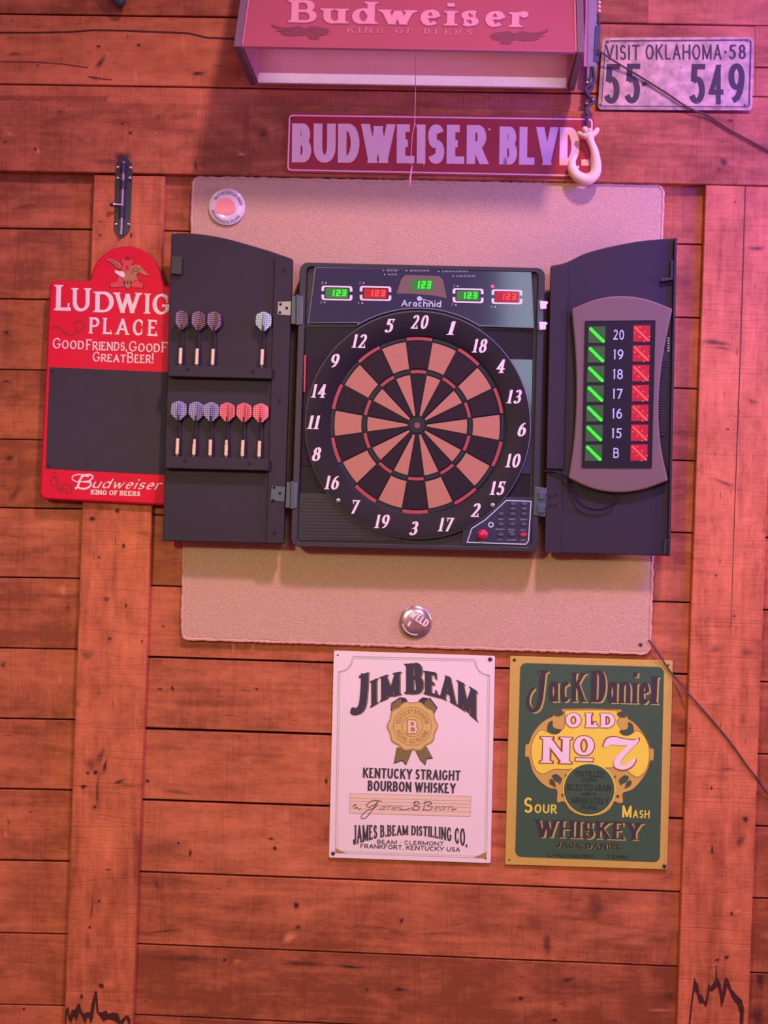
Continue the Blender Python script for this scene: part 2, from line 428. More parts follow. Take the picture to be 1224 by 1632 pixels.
def sub(q, ox, oy, sc):         # zoomed-crop coordinates to photograph pixels
    return [(ox+x*sc, oy+y*sc) for x, y in q]

# ------------------------------------------------------------------ lettering
def A_(cx, cy, rx, ry, a0, a1, n=12): return arc(cx, cy, rx, ry, a0, a1, n)
def stem(x=0, y0=0, y1=1, s='hh'): return ([(x, y0), (x, y1)], s)
S_CURVE = A_(.5, .745, .46, .255, 25, 270, 14) + A_(.5, .255, .5, .255, 90, -155, 14)[1:]
GL = {
 'A': (.86, [([(0, 0), (.5, 1)], 'h '), ([(.5, 1), (1, 0)], ' h'), ([(.2, .33), (.8, .33)], '  ')]),
 'B': (.72, [stem(), ([(0, 1), (.5, 1)]+A_(.5, .765, .38, .235, 90, -90)+[(0, .53)], '  '), ([(0, .53), (.55, .53)]+A_(.55, .265, .45, .265, 90, -90)+[(0, 0)], '  ')]),
 'C': (.80, [(A_(.52, .5, .52, .5, 42, 318, 20), 'vv')]),
 'D': (.80, [stem(), ([(0, 1), (.42, 1)]+A_(.42, .5, .58, .5, 90, -90, 16)+[(0, 0)], '  ')]),
 'E': (.66, [stem(), ([(0, 1), (.95, 1)], ' v'), ([(0, .52), (.75, .52)], '  '), ([(0, 0), (1, 0)], ' v')]),
 'F': (.62, [stem(), ([(0, 1), (1, 1)], ' v'), ([(0, .5), (.8, .5)], '  ')]),
 'G': (.84, [(A_(.52, .5, .52, .5, 42, 322, 20)+[(.97, .42)], 'v '), ([(.58, .42), (1.0, .42)], '  ')]),
 'H': (.84, [stem(0), stem(1), ([(0, .52), (1, .52)], '  ')]),
 'I': (0, [stem(.5)]),
 'J': (.56, [([(1, 1), (1, .3)]+A_(.5, .3, .5, .3, 0, -170, 10), 'h ')]),
 'K': (.80, [stem(), ([(.92, 1), (0, .42)], 'h '), ([(.32, .62), (1, 0)], ' h')]),
 'L': (.62, [stem(), ([(0, 0), (1, 0)], ' v')]),
 'M': (1.0, [stem(0), ([(0, 1), (.5, .05)], '  '), ([(.5, .05), (1, 1)], '  '), stem(1)]),
 'N': (.84, [stem(0), ([(0, 1), (1, 0)], '  '), stem(1)]),
 'O': (.88, [(A_(.5, .5, .5, .5, 90, 450, 28), 'oo')]),
 'P': (.68, [stem(), ([(0, 1), (.52, 1)]+A_(.52, .73, .48, .27, 90, -90)+[(0, .46)], '  ')]),
 'Q': (.88, [(A_(.5, .5, .5, .5, 90, 450, 28), 'oo'), ([(.55, .25), (1, -.05)], '  ')]),
 'R': (.76, [stem(), ([(0, 1), (.5, 1)]+A_(.5, .74, .42, .26, 90, -90)+[(0, .48)], '  '), ([(.42, .48), (1, 0)], ' h')]),
 'S': (.62, [(S_CURVE, 'vv')]),
 'T': (.76, [stem(.5, 0, 1, 'h '), ([(0, 1), (1, 1)], 'vv')]),
 'U': (.82, [([(0, 1), (0, .36)]+A_(.5, .36, .5, .36, 180, 360)+[(1, 1)], 'hh')]),
 'V': (.84, [([(0, 1), (.5, 0)], 'h '), ([(.5, 0), (1, 1)], ' h')]),
 'W': (1.22, [([(0, 1), (.27, 0)], 'h '), ([(.27, 0), (.5, .95)], '  '), ([(.5, .95), (.73, 0)], '  '), ([(.73, 0), (1, 1)], ' h')]),
 'Y': (.82, [([(0, 1), (.5, .45)], 'h '), ([(1, 1), (.5, .45)], 'h '), ([(.5, .45), (.5, 0)], ' h')]),
 'X': (.8, [([(0, 1), (1, 0)], 'hh'), ([(1, 1), (0, 0)], 'hh')]),
 'Z': (.72, [([(0, 1), (1, 1)], '  '), ([(1, 1), (0, 0)], '  '), ([(0, 0), (1, 0)], '  ')]),
 '0': (.60, [(A_(.5, .5, .5, .5, 90, 450, 26), 'oo')]),
 '1': (.26, [([(0, .82), (.7, 1)], '  '), stem(.7, 0, 1, 'h ')]),
 '2': (.58, [(A_(.48, .73, .46, .27, 165, -25, 12)+[(.02, 0)], '  '), ([(0, 0), (1, 0)], ' v')]),
 '3': (.56, [(A_(.45, .76, .43, .24, 155, -90, 12)+A_(.45, .27, .52, .27, 85, -155, 14), '  ')]),
 '4': (.62, [([(.72, 0), (.72, 1)], 'h '), ([(.72, 1), (0, .28)], '  '), ([(0, .28), (1, .28)], '  ')]),
 '5': (.56, [([(1, 1), (.22, 1)], 'v '), ([(.22, 1), (.14, .56)], '  '), (A_(.42, .32, .55, .32, 128, -150, 16), '  ')]),
 '6': (.58, [(A_(.5, .31, .5, .31, 90, 450, 22), 'oo'), (spline([(.02, .30), (.10, .62), (.42, .9), (.85, 1.0)], 5), '  ')]),
 '7': (.56, [([(0, 1), (1, 1)], 'v '), ([(1, 1), (.30, 0)], '  ')]),
 '8': (.58, [(A_(.5, .76, .42, .24, 90, 450, 20), 'oo'), (A_(.5, .27, .5, .27, 90, 450, 20), 'oo')]),
 '9': (.58, [(A_(.5, .69, .5, .31, 90, 450, 22), 'oo'), (spline([(.98, .70), (.90, .38), (.58, .1), (.15, 0)], 5), '  ')]),
 '.': (0, [([(.5, 0), (.5, .16)], '  ')]), ',': (0, [([(.5, .14), (.3, -.12)], '  ')]),
 '\u00b7': (0, [([(.5, .42), (.5, .6)], '  ')]), '-': (.3, [([(0, .5), (1, .5)], '  ')]),
 '!': (0, [([(.5, 0), (.5, .14)], '  '), ([(.5, .28), (.5, 1)], '  ')]),
 "'": (0, [([(.5, .72), (.5, 1)], '  ')]),
 # lower case, x-height .66
 'a': (.58, [(A_(.45, .33, .45, .33, 20, 340, 18), '  '), ([(.95, .66), (.95, 0)], ' h')]),
 'b': (.62, [([(0, 1), (0, 0)], 'h '), (A_(.5, .33, .5, .33, 160, -160, 18), '  ')]),
 'c': (.54, [(A_(.52, .33, .52, .33, 45, 320, 16), '  ')]),
 'd': (.64, [(A_(.48, .33, .48, .33, 20, 340, 18), '  '), ([(1, 1), (1, 0)], 'hh')]),
 'e': (.56, [([(.04, .36), (.97, .36)], '  '), (A_(.5, .33, .5, .33, 5, 318, 18), '  ')]),
 'h': (.62, [([(0, 1), (0, 0)], 'hh'), ([(0, .36)]+A_(.5, .40, .5, .26, 180, 0, 10)+[(1, 0)], ' h')]),
 'i': (0, [([(.5, .66), (.5, 0)], 'hh'), ([(.5, .86), (.5, 1.02)], '  ')]),
 'k': (.60, [([(0, 1), (0, 0)], 'hh'), ([(.9, .66), (0, .25)], 'h '), ([(.3, .42), (1, 0)], ' h')]),
 'l': (0, [([(.5, 1), (.5, 0)], 'hh')]),
 'm': (.98, [([(0, .66), (0, 0)], 'hh'), ([(0, .36)]+A_(.25, .40, .25, .26, 180, 0, 8)+[(.5, 0)], ' h'), ([(.5, .36)]+A_(.75, .40, .25, .26, 180, 0, 8)+[(1, 0)], ' h')]),
 'n': (.62, [([(0, .66), (0, 0)], 'hh'), ([(0, .36)]+A_(.5, .40, .5, .26, 180, 0, 10)+[(1, 0)], ' h')]),
 'o': (.60, [(A_(.5, .33, .5, .33, 90, 450, 22), 'oo')]),
 'r': (.44, [([(0, .66), (0, 0)], 'hh'), (A_(.62, .36, .62, .30, 175, 48, 8), ' b')]),
 's': (.50, [([(x, y*.66) for x, y in S_CURVE], 'vv')]),
 'u': (.62, [([(0, .66), (0, .26)]+A_(.5, .26, .5, .26, 180, 360, 10), 'h '), ([(1, .66), (1, 0)], 'hh')]),
 'w': (.92, [([(0, .66), (.27, 0)], 'h '), ([(.27, 0), (.5, .62)], '  '), ([(.5, .62), (.73, 0)], '  '), ([(.73, 0), (1, .66)], ' h')]),
}
def style(tv=.18, th=.10, nib=18, serif=0.0, sth=.06, slant=0.0, sp=.14, ws=1.0, small=None, grow=0.0, word=.34):
    return dict(tv=tv, th=th, nib=nib, serif=serif, sth=sth, slant=slant, sp=sp, ws=ws, small=small, grow=grow, word=word)
def stroke_polys(pts, fl, st, k, x0, wg):
    tv, th, g = st['tv'], st['th'], st['grow']
    def mp(p):
        x, y = p
        return Vector((x0 + tv/2 + x*max(0, wg-tv), th/2 + y*(k-th)))
    q = [mp(p) for p in pts]; n = len(q); closed = fl == 'oo'
    nb = math.radians(st['nib']); left = []; right = []
    for i in range(n):
        if closed: d1 = q[i]-q[i-1 if i else n-2]; d2 = q[(i+1) if i < n-1 else 1]-q[i]
        else: d1 = q[i]-q[max(i-1, 0)]; d2 = q[min(i+1, n-1)]-q[i]
        if d1.length < 1e-9: d1 = d2
        if d2.length < 1e-9: d2 = d1
        d1 = d1.normalized(); d2 = d2.normalized(); t = (d1+d2)
        t = t.normalized() if t.length > 1e-6 else d2
        ang = math.atan2(t.y, t.x)
        wdt = th + (tv-th)*abs(math.sin(ang-nb))**1.3
        c = max(.55, t.dot(d2)); nm = Vector((-t.y, t.x))*((wdt/2+g)/c)
        left.append(q[i]+nm); right.append(q[i]-nm)
    if not closed:
        for e, o in ((0, 1), (n-1, n-2)):
            d = (q[e]-q[o]).normalized(); py = pts[e][1]
            straight = n == 2 or (e == 0 and len(pts) > 1) or True
            if abs(d.y) > .55 and (abs(py) < 1e-6 or abs(py-1) < 1e-6 or abs(py-.66) < 1e-6 or n == 2):
                yy = (py*k if py > .3 else py*k) + (g if d.y > 0 else -g)
                for L in (left, right):
                    L[e] = L[e] + d*((yy-L[e].y)/d.y)
            else:
                ex = g + (tv/2 if n == 2 and abs(d.y) < .3 and pts[e][0] in (0, 1) else 0)
                left[e] = left[e]+d*ex; right[e] = right[e]+d*ex
    for L in (left, right):      # keep the inside of tight bends from folding over
        for i in range(n-1):
            if (L[i+1]-L[i]).dot(q[i+1]-q[i]) < 0: L[i+1] = L[i].copy()
    out = [[left[i], left[i+1], right[i+1], right[i]] for i in range(n-1)]
    if st['serif'] and not closed:
        sl = st['serif']; sh = st['sth']
        for e, o, c in ((0, 1, fl[0]), (n-1, n-2, fl[1])):
            py = pts[e][1]; d = (q[e]-q[o]).normalized(); cx = (left[e].x+right[e].x)/2
            if c == 'h':
                y = py*k; up = -1 if d.y > 0 else 1
                hw = tv/2+sl+g
                out.append([Vector((cx-hw, y-up*g)), Vector((cx+hw, y-up*g)), Vector((cx+hw*.96, y+up*(sh+g))), Vector((cx-hw*.96, y+up*(sh+g)))])
                out.append([Vector((cx-tv/2-sl*.45, y+up*sh)), Vector((cx+tv/2+sl*.45, y+up*sh)), Vector((cx+tv*.45, y+up*(sh+sl*.6))), Vector((cx-tv*.45, y+up*(sh+sl*.6)))])
            elif c == 'v':
                cy = q[e].y; ln = sl*1.5+th
                lo, hi = (cy-ln, cy+th/2) if py > .6 else ((cy-th/2, cy+ln) if py < .4 else (cy-ln*.6, cy+ln*.6))
                x = q[e].x
                out.append([Vector((x-sh*.6-g, lo-g)), Vector((x+sh*.6+g, lo-g)), Vector((x+sh*.6+g, hi+g)), Vector((x-sh*.6-g, hi+g))])
            elif c == 'b':
                x, y = q[e]; r = tv*.6+g
                out.append([Vector((x+r*math.cos(a*PI/4), y+r*math.sin(a*PI/4))) for a in range(8)])
    return out
def layout(txt, st):
    x = 0.0; polys = []; cnt = 0
    for ch in txt:
        if ch == ' ': x += st['word']*st['ws']; continue
        k = 1.0; c = ch
        if st['small'] and ch.islower(): c = ch.upper(); k = st['small']
        w, strokes = GL[c]
        wg = max(st['tv'], w*st['ws']*k)
        for pts, fl in strokes:
            nq = len(pts)-1
            for n_, q in enumerate(stroke_polys(pts, fl, st, k, x, wg)):
                cnt += 1
                polys.append((q, cnt))
        x += wg + st['sp']*st['ws'] + (st['serif']*.5 if st['serif'] else 0)
    x -= st['sp']*st['ws']
    if st['slant']: polys = [([Vector((p.x+st['slant']*p.y, p.y)) for p in q], i) for q, i in polys]
    return polys, x
def text(mb, txt, fn, st, m, proj):
    """fn maps (0..1 along the line, height in caps) to pixels; proj turns pixels into points"""
    polys, wd = layout(txt, st)
    for q, i in polys:           # overlapping strokes of a letter lie a hair apart
        lift = Vector((0, -0.000008*(i % 30), 0))
        mb.face([mb.vert(proj(*fn(p.x/wd, p.y)) + lift) for p in q], m)
def line(p0, p1, cap):
    a, b = Vector(p0), Vector(p1); d = (b-a); e = d.normalized(); u = Vector((e.y, -e.x))*cap
    return lambda s, t: tuple(a+d*s+u*t)
def at(w): return lambda x, y: P(x, y, w)
def ribbon(mb, pts, wid, m, proj, closed=False):
    pts = [Vector(p) for p in pts]; n = len(pts); L = []; R = []
    for i in range(n):
        t = (pts[(i+1) % n]-pts[i-1]) if closed else (pts[min(i+1, n-1)]-pts[max(i-1, 0)])
        t.normalize(); w = wid[i] if isinstance(wid, (list, tuple)) else wid
        nn = Vector((-t.y, t.x))*w/2; L.append(pts[i]+nn); R.append(pts[i]-nn)
    h = mb.hair()
    L = [mb.vert(proj(p.x, p.y)+h) for p in L]; R = [mb.vert(proj(p.x, p.y)+h) for p in R]
    for i in range(n if closed else n-1):
        j = (i+1) % n; mb.face((L[i], L[j], R[j], R[i]), m)
def screw(name, parent, px, py, r, w, m=NAILM):
    b = MB(); k = mpp(w); rr = r*k
    b.lathe([(rr, -0.0005), (rr, rr*.25), (rr*.7, rr*.55), (0, rr*.65)], P(px, py, w), (0, -1, 0), m, 14)
    c = P(px, py, w+rr*.66)
    for dx, dz in ((rr*.6, rr*.1), (rr*.1, rr*.6)):
        b.poly([c+Vector((-dx, 0, -dz)), c+Vector((dx, 0, -dz)), c+Vector((dx, 0, dz)), c+Vector((-dx, 0, dz))], DEEP)
    return b.build(name, parent, smooth=True)

# ================================================================== THE SETTING
# ---- the board wall
def lerp(a, b, t): return a+(b-a)*t
wall = MB()
def board(x0, x1, top, bot, w=0.0, th=0.018, m=WOODX, gap=1.5, mb=None, tone=(.2, .8)):
    """one board between two lines, each line ((xa, ya), (xb, yb)) in pixels"""
    mb = mb or wall
    f = lambda l, x: lerp(l[0][1], l[1][1], (x-l[0][0])/(l[1][0]-l[0][0]))
    px = [(x0, f(top, x0)+gap), (x1, f(top, x1)+gap), (x1, f(bot, x1)-gap), (x0, f(bot, x0)-gap)]
    fr = [P(x, y, w) for x, y in px][::-1]; ch = 0.0012
    cx = sum((p for p in fr), Vector())/4
    inn = [p + Vector((ch if p.x < cx.x else -ch, 0, ch if p.z < cx.z else -ch)) for p in fr]
    mid = [p + Vector((0, ch, 0)) for p in fr]; back = [Vector((p.x, -w+th, p.z)) for p in fr]
    mb.cur = random.uniform(*tone)
    mb.boards.append((px, mb.cur))
    A = [mb.vert(p) for p in inn]; B = [mb.vert(p) for p in mid]; C = [mb.vert(p) for p in back]
    mb.face(A, m)
    for i in range(4):
        j = (i+1) % 4; mb.face((A[j], A[i], B[i], B[j]), m); mb.face((B[j], B[i], C[i], C[j]), m)
# left bay (runs beyond the frame), boards butt behind the post
Lb = [150, 252, 364, 476.5, 589, 700, 809, 920, 1032.5, 1145, 1257, 1371, 1487, 1601, 1716, 1831, 1946, 2061]
for a, b in zip(Lb, Lb[1:]):
    sl = 0.012 + 0.000008*(a-364)
    top = ((0, a), (160, a+160*sl)); bot = ((0, b), (160, b+160*(sl+.0008)))
    board(-420, 172, top, bot, gap=random.uniform(0.8, 1.5), tone=((.12, .45) if a < 1200 else (.4, .75)))
# middle bay
Ml = [255, 367, 480, 593, 706, 820, 933, 1046.5, 1161, 1275, 1390, 1505, 1618, 1732, 1846, 1960, 2074]
Mr = [274, 389, 506, 619, 734, 849, 960, 1074, 1189, 1305, 1422, 1541, 1657, 1773, 1889, 2005, 2121]
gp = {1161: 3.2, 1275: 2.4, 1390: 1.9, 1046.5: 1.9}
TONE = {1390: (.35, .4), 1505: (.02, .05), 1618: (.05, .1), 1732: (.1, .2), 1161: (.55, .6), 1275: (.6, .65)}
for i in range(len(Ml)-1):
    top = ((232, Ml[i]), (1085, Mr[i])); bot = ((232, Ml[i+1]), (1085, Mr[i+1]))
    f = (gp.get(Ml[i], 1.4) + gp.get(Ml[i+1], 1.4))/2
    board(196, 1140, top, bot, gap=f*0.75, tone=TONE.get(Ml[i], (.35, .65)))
# right bay
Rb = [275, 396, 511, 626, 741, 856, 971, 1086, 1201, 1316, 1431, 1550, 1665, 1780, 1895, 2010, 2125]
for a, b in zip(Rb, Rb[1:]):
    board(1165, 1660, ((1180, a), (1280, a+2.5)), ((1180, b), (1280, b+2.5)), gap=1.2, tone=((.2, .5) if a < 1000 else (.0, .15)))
# rows above the rail
board(-420, 1660, ((0, 134), (1224, 154)), ((0, 247), (1224, 268)), gap=1.2)
board(-420, 1203, ((0, 22), (1224, 41)), ((0, 134), (1224, 154)), gap=1.3)
board(1203, 1660, ((1203, 40), (1303, 41)), ((1203, 107), (1303, 108)), gap=1.1)
board(1203, 1660, ((1203, 107), (1303, 108)), ((1203, 154), (1303, 155)), gap=1.1)
board(-420, 1032, ((0, -92), (1224, -72)), ((0, 22), (1224, 41)), gap=1.3)
board(1032, 1660, ((0, -92), (1224, -72)), ((0, 22), (1224, 41)), gap=1.3)
for i in range(5):
    board(-420, 1660, ((0, -92-114*(i+1)), (1224, -72-114*(i+1))), ((0, -92-114*i), (1224, -72-114*i)), gap=1.3)
# dark sheet the boards are nailed to
wall.cur = .5
a = P(-420, -650); c = P(1660, 2140)
wall.prism([Vector((a.x, .0185, 0.0)), Vector((c.x, .0185, 0.0)), Vector((c.x, .0185, a.z)), Vector((a.x, .0185, a.z))],
           [Vector((a.x, .08, 0.0)), Vector((c.x, .08, 0.0)), Vector((c.x, .08, a.z)), Vector((a.x, .08, a.z))], DARKGAP)
# knots, pale flares and stains where the photograph shows them (px, py, rx, ry, strength, angle)
MARKS = [
 (157, 74, 5, 3.5, 1, 0), (221, 72, 5, 4, .8, .3), (60, 104, 4, 2.5, .9, .2), (22, 86, 14, 4, .5, .1), (160, 100, 7, 22, .55, -.6), (150, 124, 11, 4, .7, -.2),
 (216, 122, 6, 18, -.8, .1), (172, 86, 6, 8, -.5, .4), (315, 117, 16, 5, .8, .1), (203, 58, 3, 3, .6, 0), (292, 70, 5, 22, -.6, 0),
 (42, 330, 40, 10, .25, .1), (30, 320, 60, 20, -.2, .2), (10, 530, 8, 5, .8, 0), (10, 608, 9, 3, .8, 0), (15, 730, 12, 8, .6, .4), (22, 790, 10, 22, .5, -.5),
 (70, 835, 40, 14, -.45, .4), (100, 940, 9, 14, -.8, .2), (108, 968, 3, 3, .8, 0), (5, 1060, 6, 9, .5, 0), (95, 1082, 4, 14, -.7, 0),
 (10, 1330, 6, 10, -.6, .3), (76, 1322, 4, 1.5, .9, 0), (48, 1294, 4, 1.5, .8, 0), (14, 1310, 5, 8, .4, 0), (38, 1608, 4, 3, .9, 0), (20, 1550, 30, 6, -.3, .1),
 (275, 1097, 4, 7, .85, .3), (255, 1098, 6, 3, .7, 0), (409, 1098, 4, 4, .8, .2), (260, 998, 4, 3, .7, 0), (372, 1032, 5, 11, -.8, -.1), (403, 1032, 4, 11, -.8, -.1),
 (235, 1245, 6, 5, .8, 0), (285, 1263, 40, 6, .35, -.15), (520, 1245, 4, 8, .9, 0), (395, 1210, 16, 8, -.5, 0), (480, 1188, 8, 20, -.4, 0),
 (284, 1344, 4, 4, 1, 0), (303, 1360, 4, 10, .8, -.2), (262, 1352, 44, 24, .32, .1), (438, 1352, 5, 6, .9, .6), (432, 1337, 8, 4, .7, -.2), (370, 1350, 70, 22, -.45, 0), (470, 1380, 60, 9, -.4, 0), (455, 1300, 22, 14, -.5, 0),
 (472, 1443, 7, 8, 1, 0), (475, 1478, 7, 6, .7, .3), (462, 1494, 18, 10, -1.1, .5), (250, 1410, 8, 16, .4, .2), (262, 1484, 45, 3, .5, .1), (358, 1530, 5, 4, .9, .2), (378, 1532, 10, 6, -.5, 0), (300, 1528, 90, 11, .42, -.03), (480, 1536, 60, 7, .55, -.05),
 (640, 1468, 4, 8, .8, -.3), (600, 1478, 60, 4, .3, -.1), (872, 1505, 11, 26, .55, .05), (950, 1448, 24, 26, .42, -.2), (960, 1490, 80, 12, -.5, .05), (700, 1488, 60, 5, .3, .02), (1010, 1500, 45, 14, -.45, 0),
 (560, 1541, 36, 4, .75, -.06), (637, 1577, 14, 4, .9, 0), (585, 1577, 4, 3, .9, 0), (830, 1591, 7, 5, .95, 0), (1067, 1588, 7, 7, 1.1, 0), (1067, 1588, 20, 16, .35, 0), (1052, 1610, 30, 4, -.7, 0), (884, 1626, 9, 5, .8, 0), (920, 1570, 70, 14, .3, 0), (905, 1562, 20, 8, .5, .3),
 (655, 1400, 18, 30, -.35, 0), (560, 1420, 50, 12, -.3, 0), (820, 1440, 40, 10, .2, 0),
 (520, 1330, 5, 30, .25, 0), (1206, 1620, 20, 26, .55, .2), (1212, 1560, 12, 30, .6, 0),
 (1092, 450, 20, 10, .2, 0), (1086, 1165, 10, 8, .3, 0),
]
for x, y, rx, ry, k, an in MARKS: wall.spot(x, y, rx, ry, 0.0003, WOODX, k, an)
for yy, pts in ((0, [(0, 52), (60, 52), (110, 51), (150, 48), (200, 49), (250, 51), (300, 53), (330, 60), (375, 62)]),
                (1, [(0, 98), (60, 99), (100, 102), (140, 108)]), (1, [(140, 122), (165, 126), (178, 127)])):
    ws = [3.0 if yy == 0 else 2.0]*len(pts)
    L_ = [wall.vert(P(x, y-ws[0]/2, .0004), 0.9 if yy == 0 else .45) for x, y in pts]; R_ = [wall.vert(P(x, y+ws[0]/2, .0004), 0.9 if yy == 0 else .45) for x, y in pts]
    for i in range(len(pts)-1): wall.face((L_[i], L_[i+1], R_[i+1], R_[i]), WOODX)
struct(wall.build('wall_back', fixn=True))

# ---- floor at the foot of the wall
fb = MB(); a = P(-420, 0); c = P(1660, 0)
for i in range(12):
    x0 = lerp(a.x, c.x, i/12); x1 = lerp(a.x, c.x, (i+1)/12); fb.cur = random.random()
    fb.prism([Vector((x0, .08, 0)), Vector((x0, -4.6, 0)), Vector((x1-.003, -4.6, 0)), Vector((x1-.003, .08, 0))],
             [Vector((x0, .08, -.03)), Vector((x0, -4.6, -.03)), Vector((x1-.003, -4.6, -.03)), Vector((x1-.003, .08, -.03))], FLOORM)
struct(fb.build('floor'))

# ---- rail and posts, nailed over the boards
WP = 0.020
def timber(name, parts, m, marks, extra=None, ang=0):
    b = MB()
    for px in parts:
        b.cur = random.uniform(.40, .60) if len(parts) > 1 else .22
        b.boards.append((px, b.cur)); fr = [P(x, y, WP) for x, y in px][::-1]; ch = .0015
        cx = sum((p for p in fr), Vector())/4
        inn = [p + Vector((ch if p.x < cx.x else -ch, 0, ch if p.z < cx.z else -ch)) for p in fr]
        A = [b.vert(p) for p in inn]; B = [b.vert(p+Vector((0, ch, 0))) for p in fr]; C = [b.vert(Vector((p.x, 0.0, p.z))) for p in fr]
        b.face(A, m)
        for i in range(4):
            j = (i+1) % 4; b.face((A[j], A[i], B[i], B[j]), m); b.face((B[j], B[i], C[i], C[j]), m)
        b.face(C[::-1], m)
    b.cur = b.r[0] if b.r else .5
    for x, y, rx, ry, k, an in marks: b.spot(x, y, rx, ry, WP+.0003, m, k, an)
    for poly, k in (extra or []):
        b.poly([P(x, y, WP+.0005) for x, y in poly], m, k)
    return struct(b.build(name))
timber('trim_1', [[(-420, 152), (1660, 190), (1660, 304), (-420, 264)]], WOODX, [
 (97, 178, 4, 3, .7, 0), (195, 197, 5, 3, .9, .2), (208, 212, 5, 4, .9, .4), (253, 186, 4, 6, .5, .3), (60, 240, 6, 9, -.9, .5), (57, 238, 4, 6, .8, .4), (14, 212, 16, 7, -.6, -.4), (8, 226, 6, 5, .6, 0),
 (140, 224, 10, 3, -.5, 0), (248, 212, 3, 3, -1, 0), (385, 246, 10, 6, -.8, 0), (383, 250, 4, 3, .6, 0), (312, 265, 4, 14, .6, .1), (316, 180, 4, 14, -.4, 0), (420, 214, 12, 14, .5, .5), (432, 205, 9, 6, -.5, .3),
 (170, 256, 60, 9, .3, 0), (1164, 192, 8, 4, .8, 0), (1153, 258, 10, 14, .6, .6), (1146, 270, 8, 6, .5, 0), (1050, 222, 50, 10, -.25, 0), (500, 165, 40, 5, .4, 0), (870, 172, 50, 5, .45, 0), (195, 255, 22, 20, .85, 0)])
timber('trim_2', [[(150, 279), (262, 281), (208, 1700), (100, 1700)], [(100, 1701), (208, 1701), (196, 2074), (87, 2074)]], WOODZ, [
 (147, 827, 7, 6, 1.1, 0), (187, 814, 6, 6, 1.1, 0), (197, 870, 4, 6, .9, 0), (158, 888, 3, 4, .7, 0), (139, 1044, 7, 6, 1.1, .3), (139, 1044, 18, 13, .35, .3), (175, 1018, 5, 4, .8, 0), (201, 965, 3, 6, .7, 0),
 (226, 1022, 3, 3, .8, 0), (170, 955, 10, 8, .5, 0), (230, 850, 22, 9, .3, -.2), (133, 1254, 7, 5, 1.2, .2), (152, 1231, 6, 6, 1.1, 0), (140, 1232, 5, 5, .8, 0), (160, 1205, 10, 24, .45, -.5), (167, 1222, 5, 20, .7, -.2), (151, 1286, 5, 6, .7, 0),
 (190, 1246, 14, 5, .6, .4), (205, 1252, 24, 3, .4, -.1), (145, 1218, 16, 20, .35, .3), (155, 1265, 4, 40, .5, 0), (160, 1150, 40, 30, -.25, 0), (143, 1478, 4, 4, .9, 0), (158, 1436, 4, 4, .8, .4), (146, 1450, 3, 30, .5, -.1), (140, 1500, 9, 26, .25, 0),
 (162, 1571, 8, 6.5, 1.1, 0), (172, 1568, 18, 12, -.5, 0), (130, 1588, 4, 7, .9, -.2), (120, 1584, 18, 14, -.35, 0), (152, 1584, 3, 8, 1, 0), (172, 1386, 8, 2, .7, 0), (160, 375, 4, 4, .6, 0), (209, 375, 4, 7, .7, 0), (160, 353, 4, 3, .5, 0), (180, 1330, 40, 50, -.15, 0)],
 [(sub([(120, 804), (122, 610), (165, 560), (190, 700), (210, 610), (260, 600), (300, 520), (330, 530), (345, 620), (385, 660), (420, 640), (470, 640), (490, 520), (535, 360), (565, 350), (575, 480), (585, 640), (640, 640), (690, 610), (720, 660), (800, 640), (860, 660), (890, 760), (930, 720), (970, 680), (1000, 690), (1030, 740), (1030, 804), (1000, 804), (975, 730), (930, 804), (860, 804), (800, 760), (720, 740), (650, 770), (600, 700), (560, 640), (545, 480), (525, 600), (510, 720), (480, 804), (440, 700), (400, 804), (360, 720), (320, 640), (280, 760), (240, 700), (200, 804), (160, 720), (145, 640), (135, 804)], 90, 1540, .1144), .85)])
scorch = sub([(280, 985), (300, 800), (330, 560), (345, 420), (365, 470), (395, 520), (405, 620), (440, 640), (470, 720), (490, 660), (515, 500), (540, 545), (570, 500), (600, 440), (603, 280), (612, 280), (620, 430), (660, 500), (680, 620), (700, 480), (725, 425), (760, 470), (790, 570), (860, 650), (915, 700), (940, 800), (930, 985),
   (885, 985), (890, 860), (860, 760), (800, 680), (740, 540), (715, 640), (690, 740), (665, 790), (650, 640), (625, 540), (560, 600), (525, 590), (505, 740), (480, 790), (455, 740), (410, 740), (380, 640), (350, 590), (330, 720), (300, 985)], 1060, 1500, .134)
timber('trim_3', [[(1125, 295), (1240, 298), (1190, 1700), (1077, 1700)], [(1077, 1701), (1190, 1701), (1176, 2074), (1063, 2074)]], WOODZ, [
 (1140, 546, 40, 7, .55, -.12), (1152, 555, 25, 4, .4, -.2), (1205, 396, 22, 6, .5, 0), (1172, 322, 3, 3, .6, 0), (1160, 684, 4, 3, .8, 0), (1155, 770, 28, 6, .45, -.4), (1135, 752, 22, 5, -.5, -.2), (1200, 640, 16, 6, .4, -.3), (1190, 830, 22, 10, -.4, .3),
 (1141, 917, 3, 3, .9, 0), (1170, 982, 3, 3, .8, 0), (1140, 1035, 20, 10, .3, .2), (1190, 1040, 16, 9, .35, 0), (1135, 1115, 26, 12, -.5, .4), (1134, 1256, 3, 5, .9, 0), (1135, 1355, 3, 12, .8, 0), (1188, 1306, 7, 9, .7, .4), (1180, 1340, 10, 16, .45, -.5), (1165, 1370, 12, 18, -.5, -.5),
 (1166, 1456, 4, 5, .9, 0), (1176, 1452, 10, 5, -.7, .4), (1143, 1530, 6, 4, .85, .4), (1158, 1526, 7, 5, .85, .5), (1134, 1236, 22, 4, .2, 0), (1170, 1510, 24, 10, -.35, 0), (1160, 1225, 16, 4, .4, 0)],
 [(scorch, .95), ([(1187.4, 297), (1188.8, 297), (1181, 560), (1172, 800), (1165.3, 1000), (1164.7, 1000), (1170.8, 800), (1179.5, 560)], .75)])

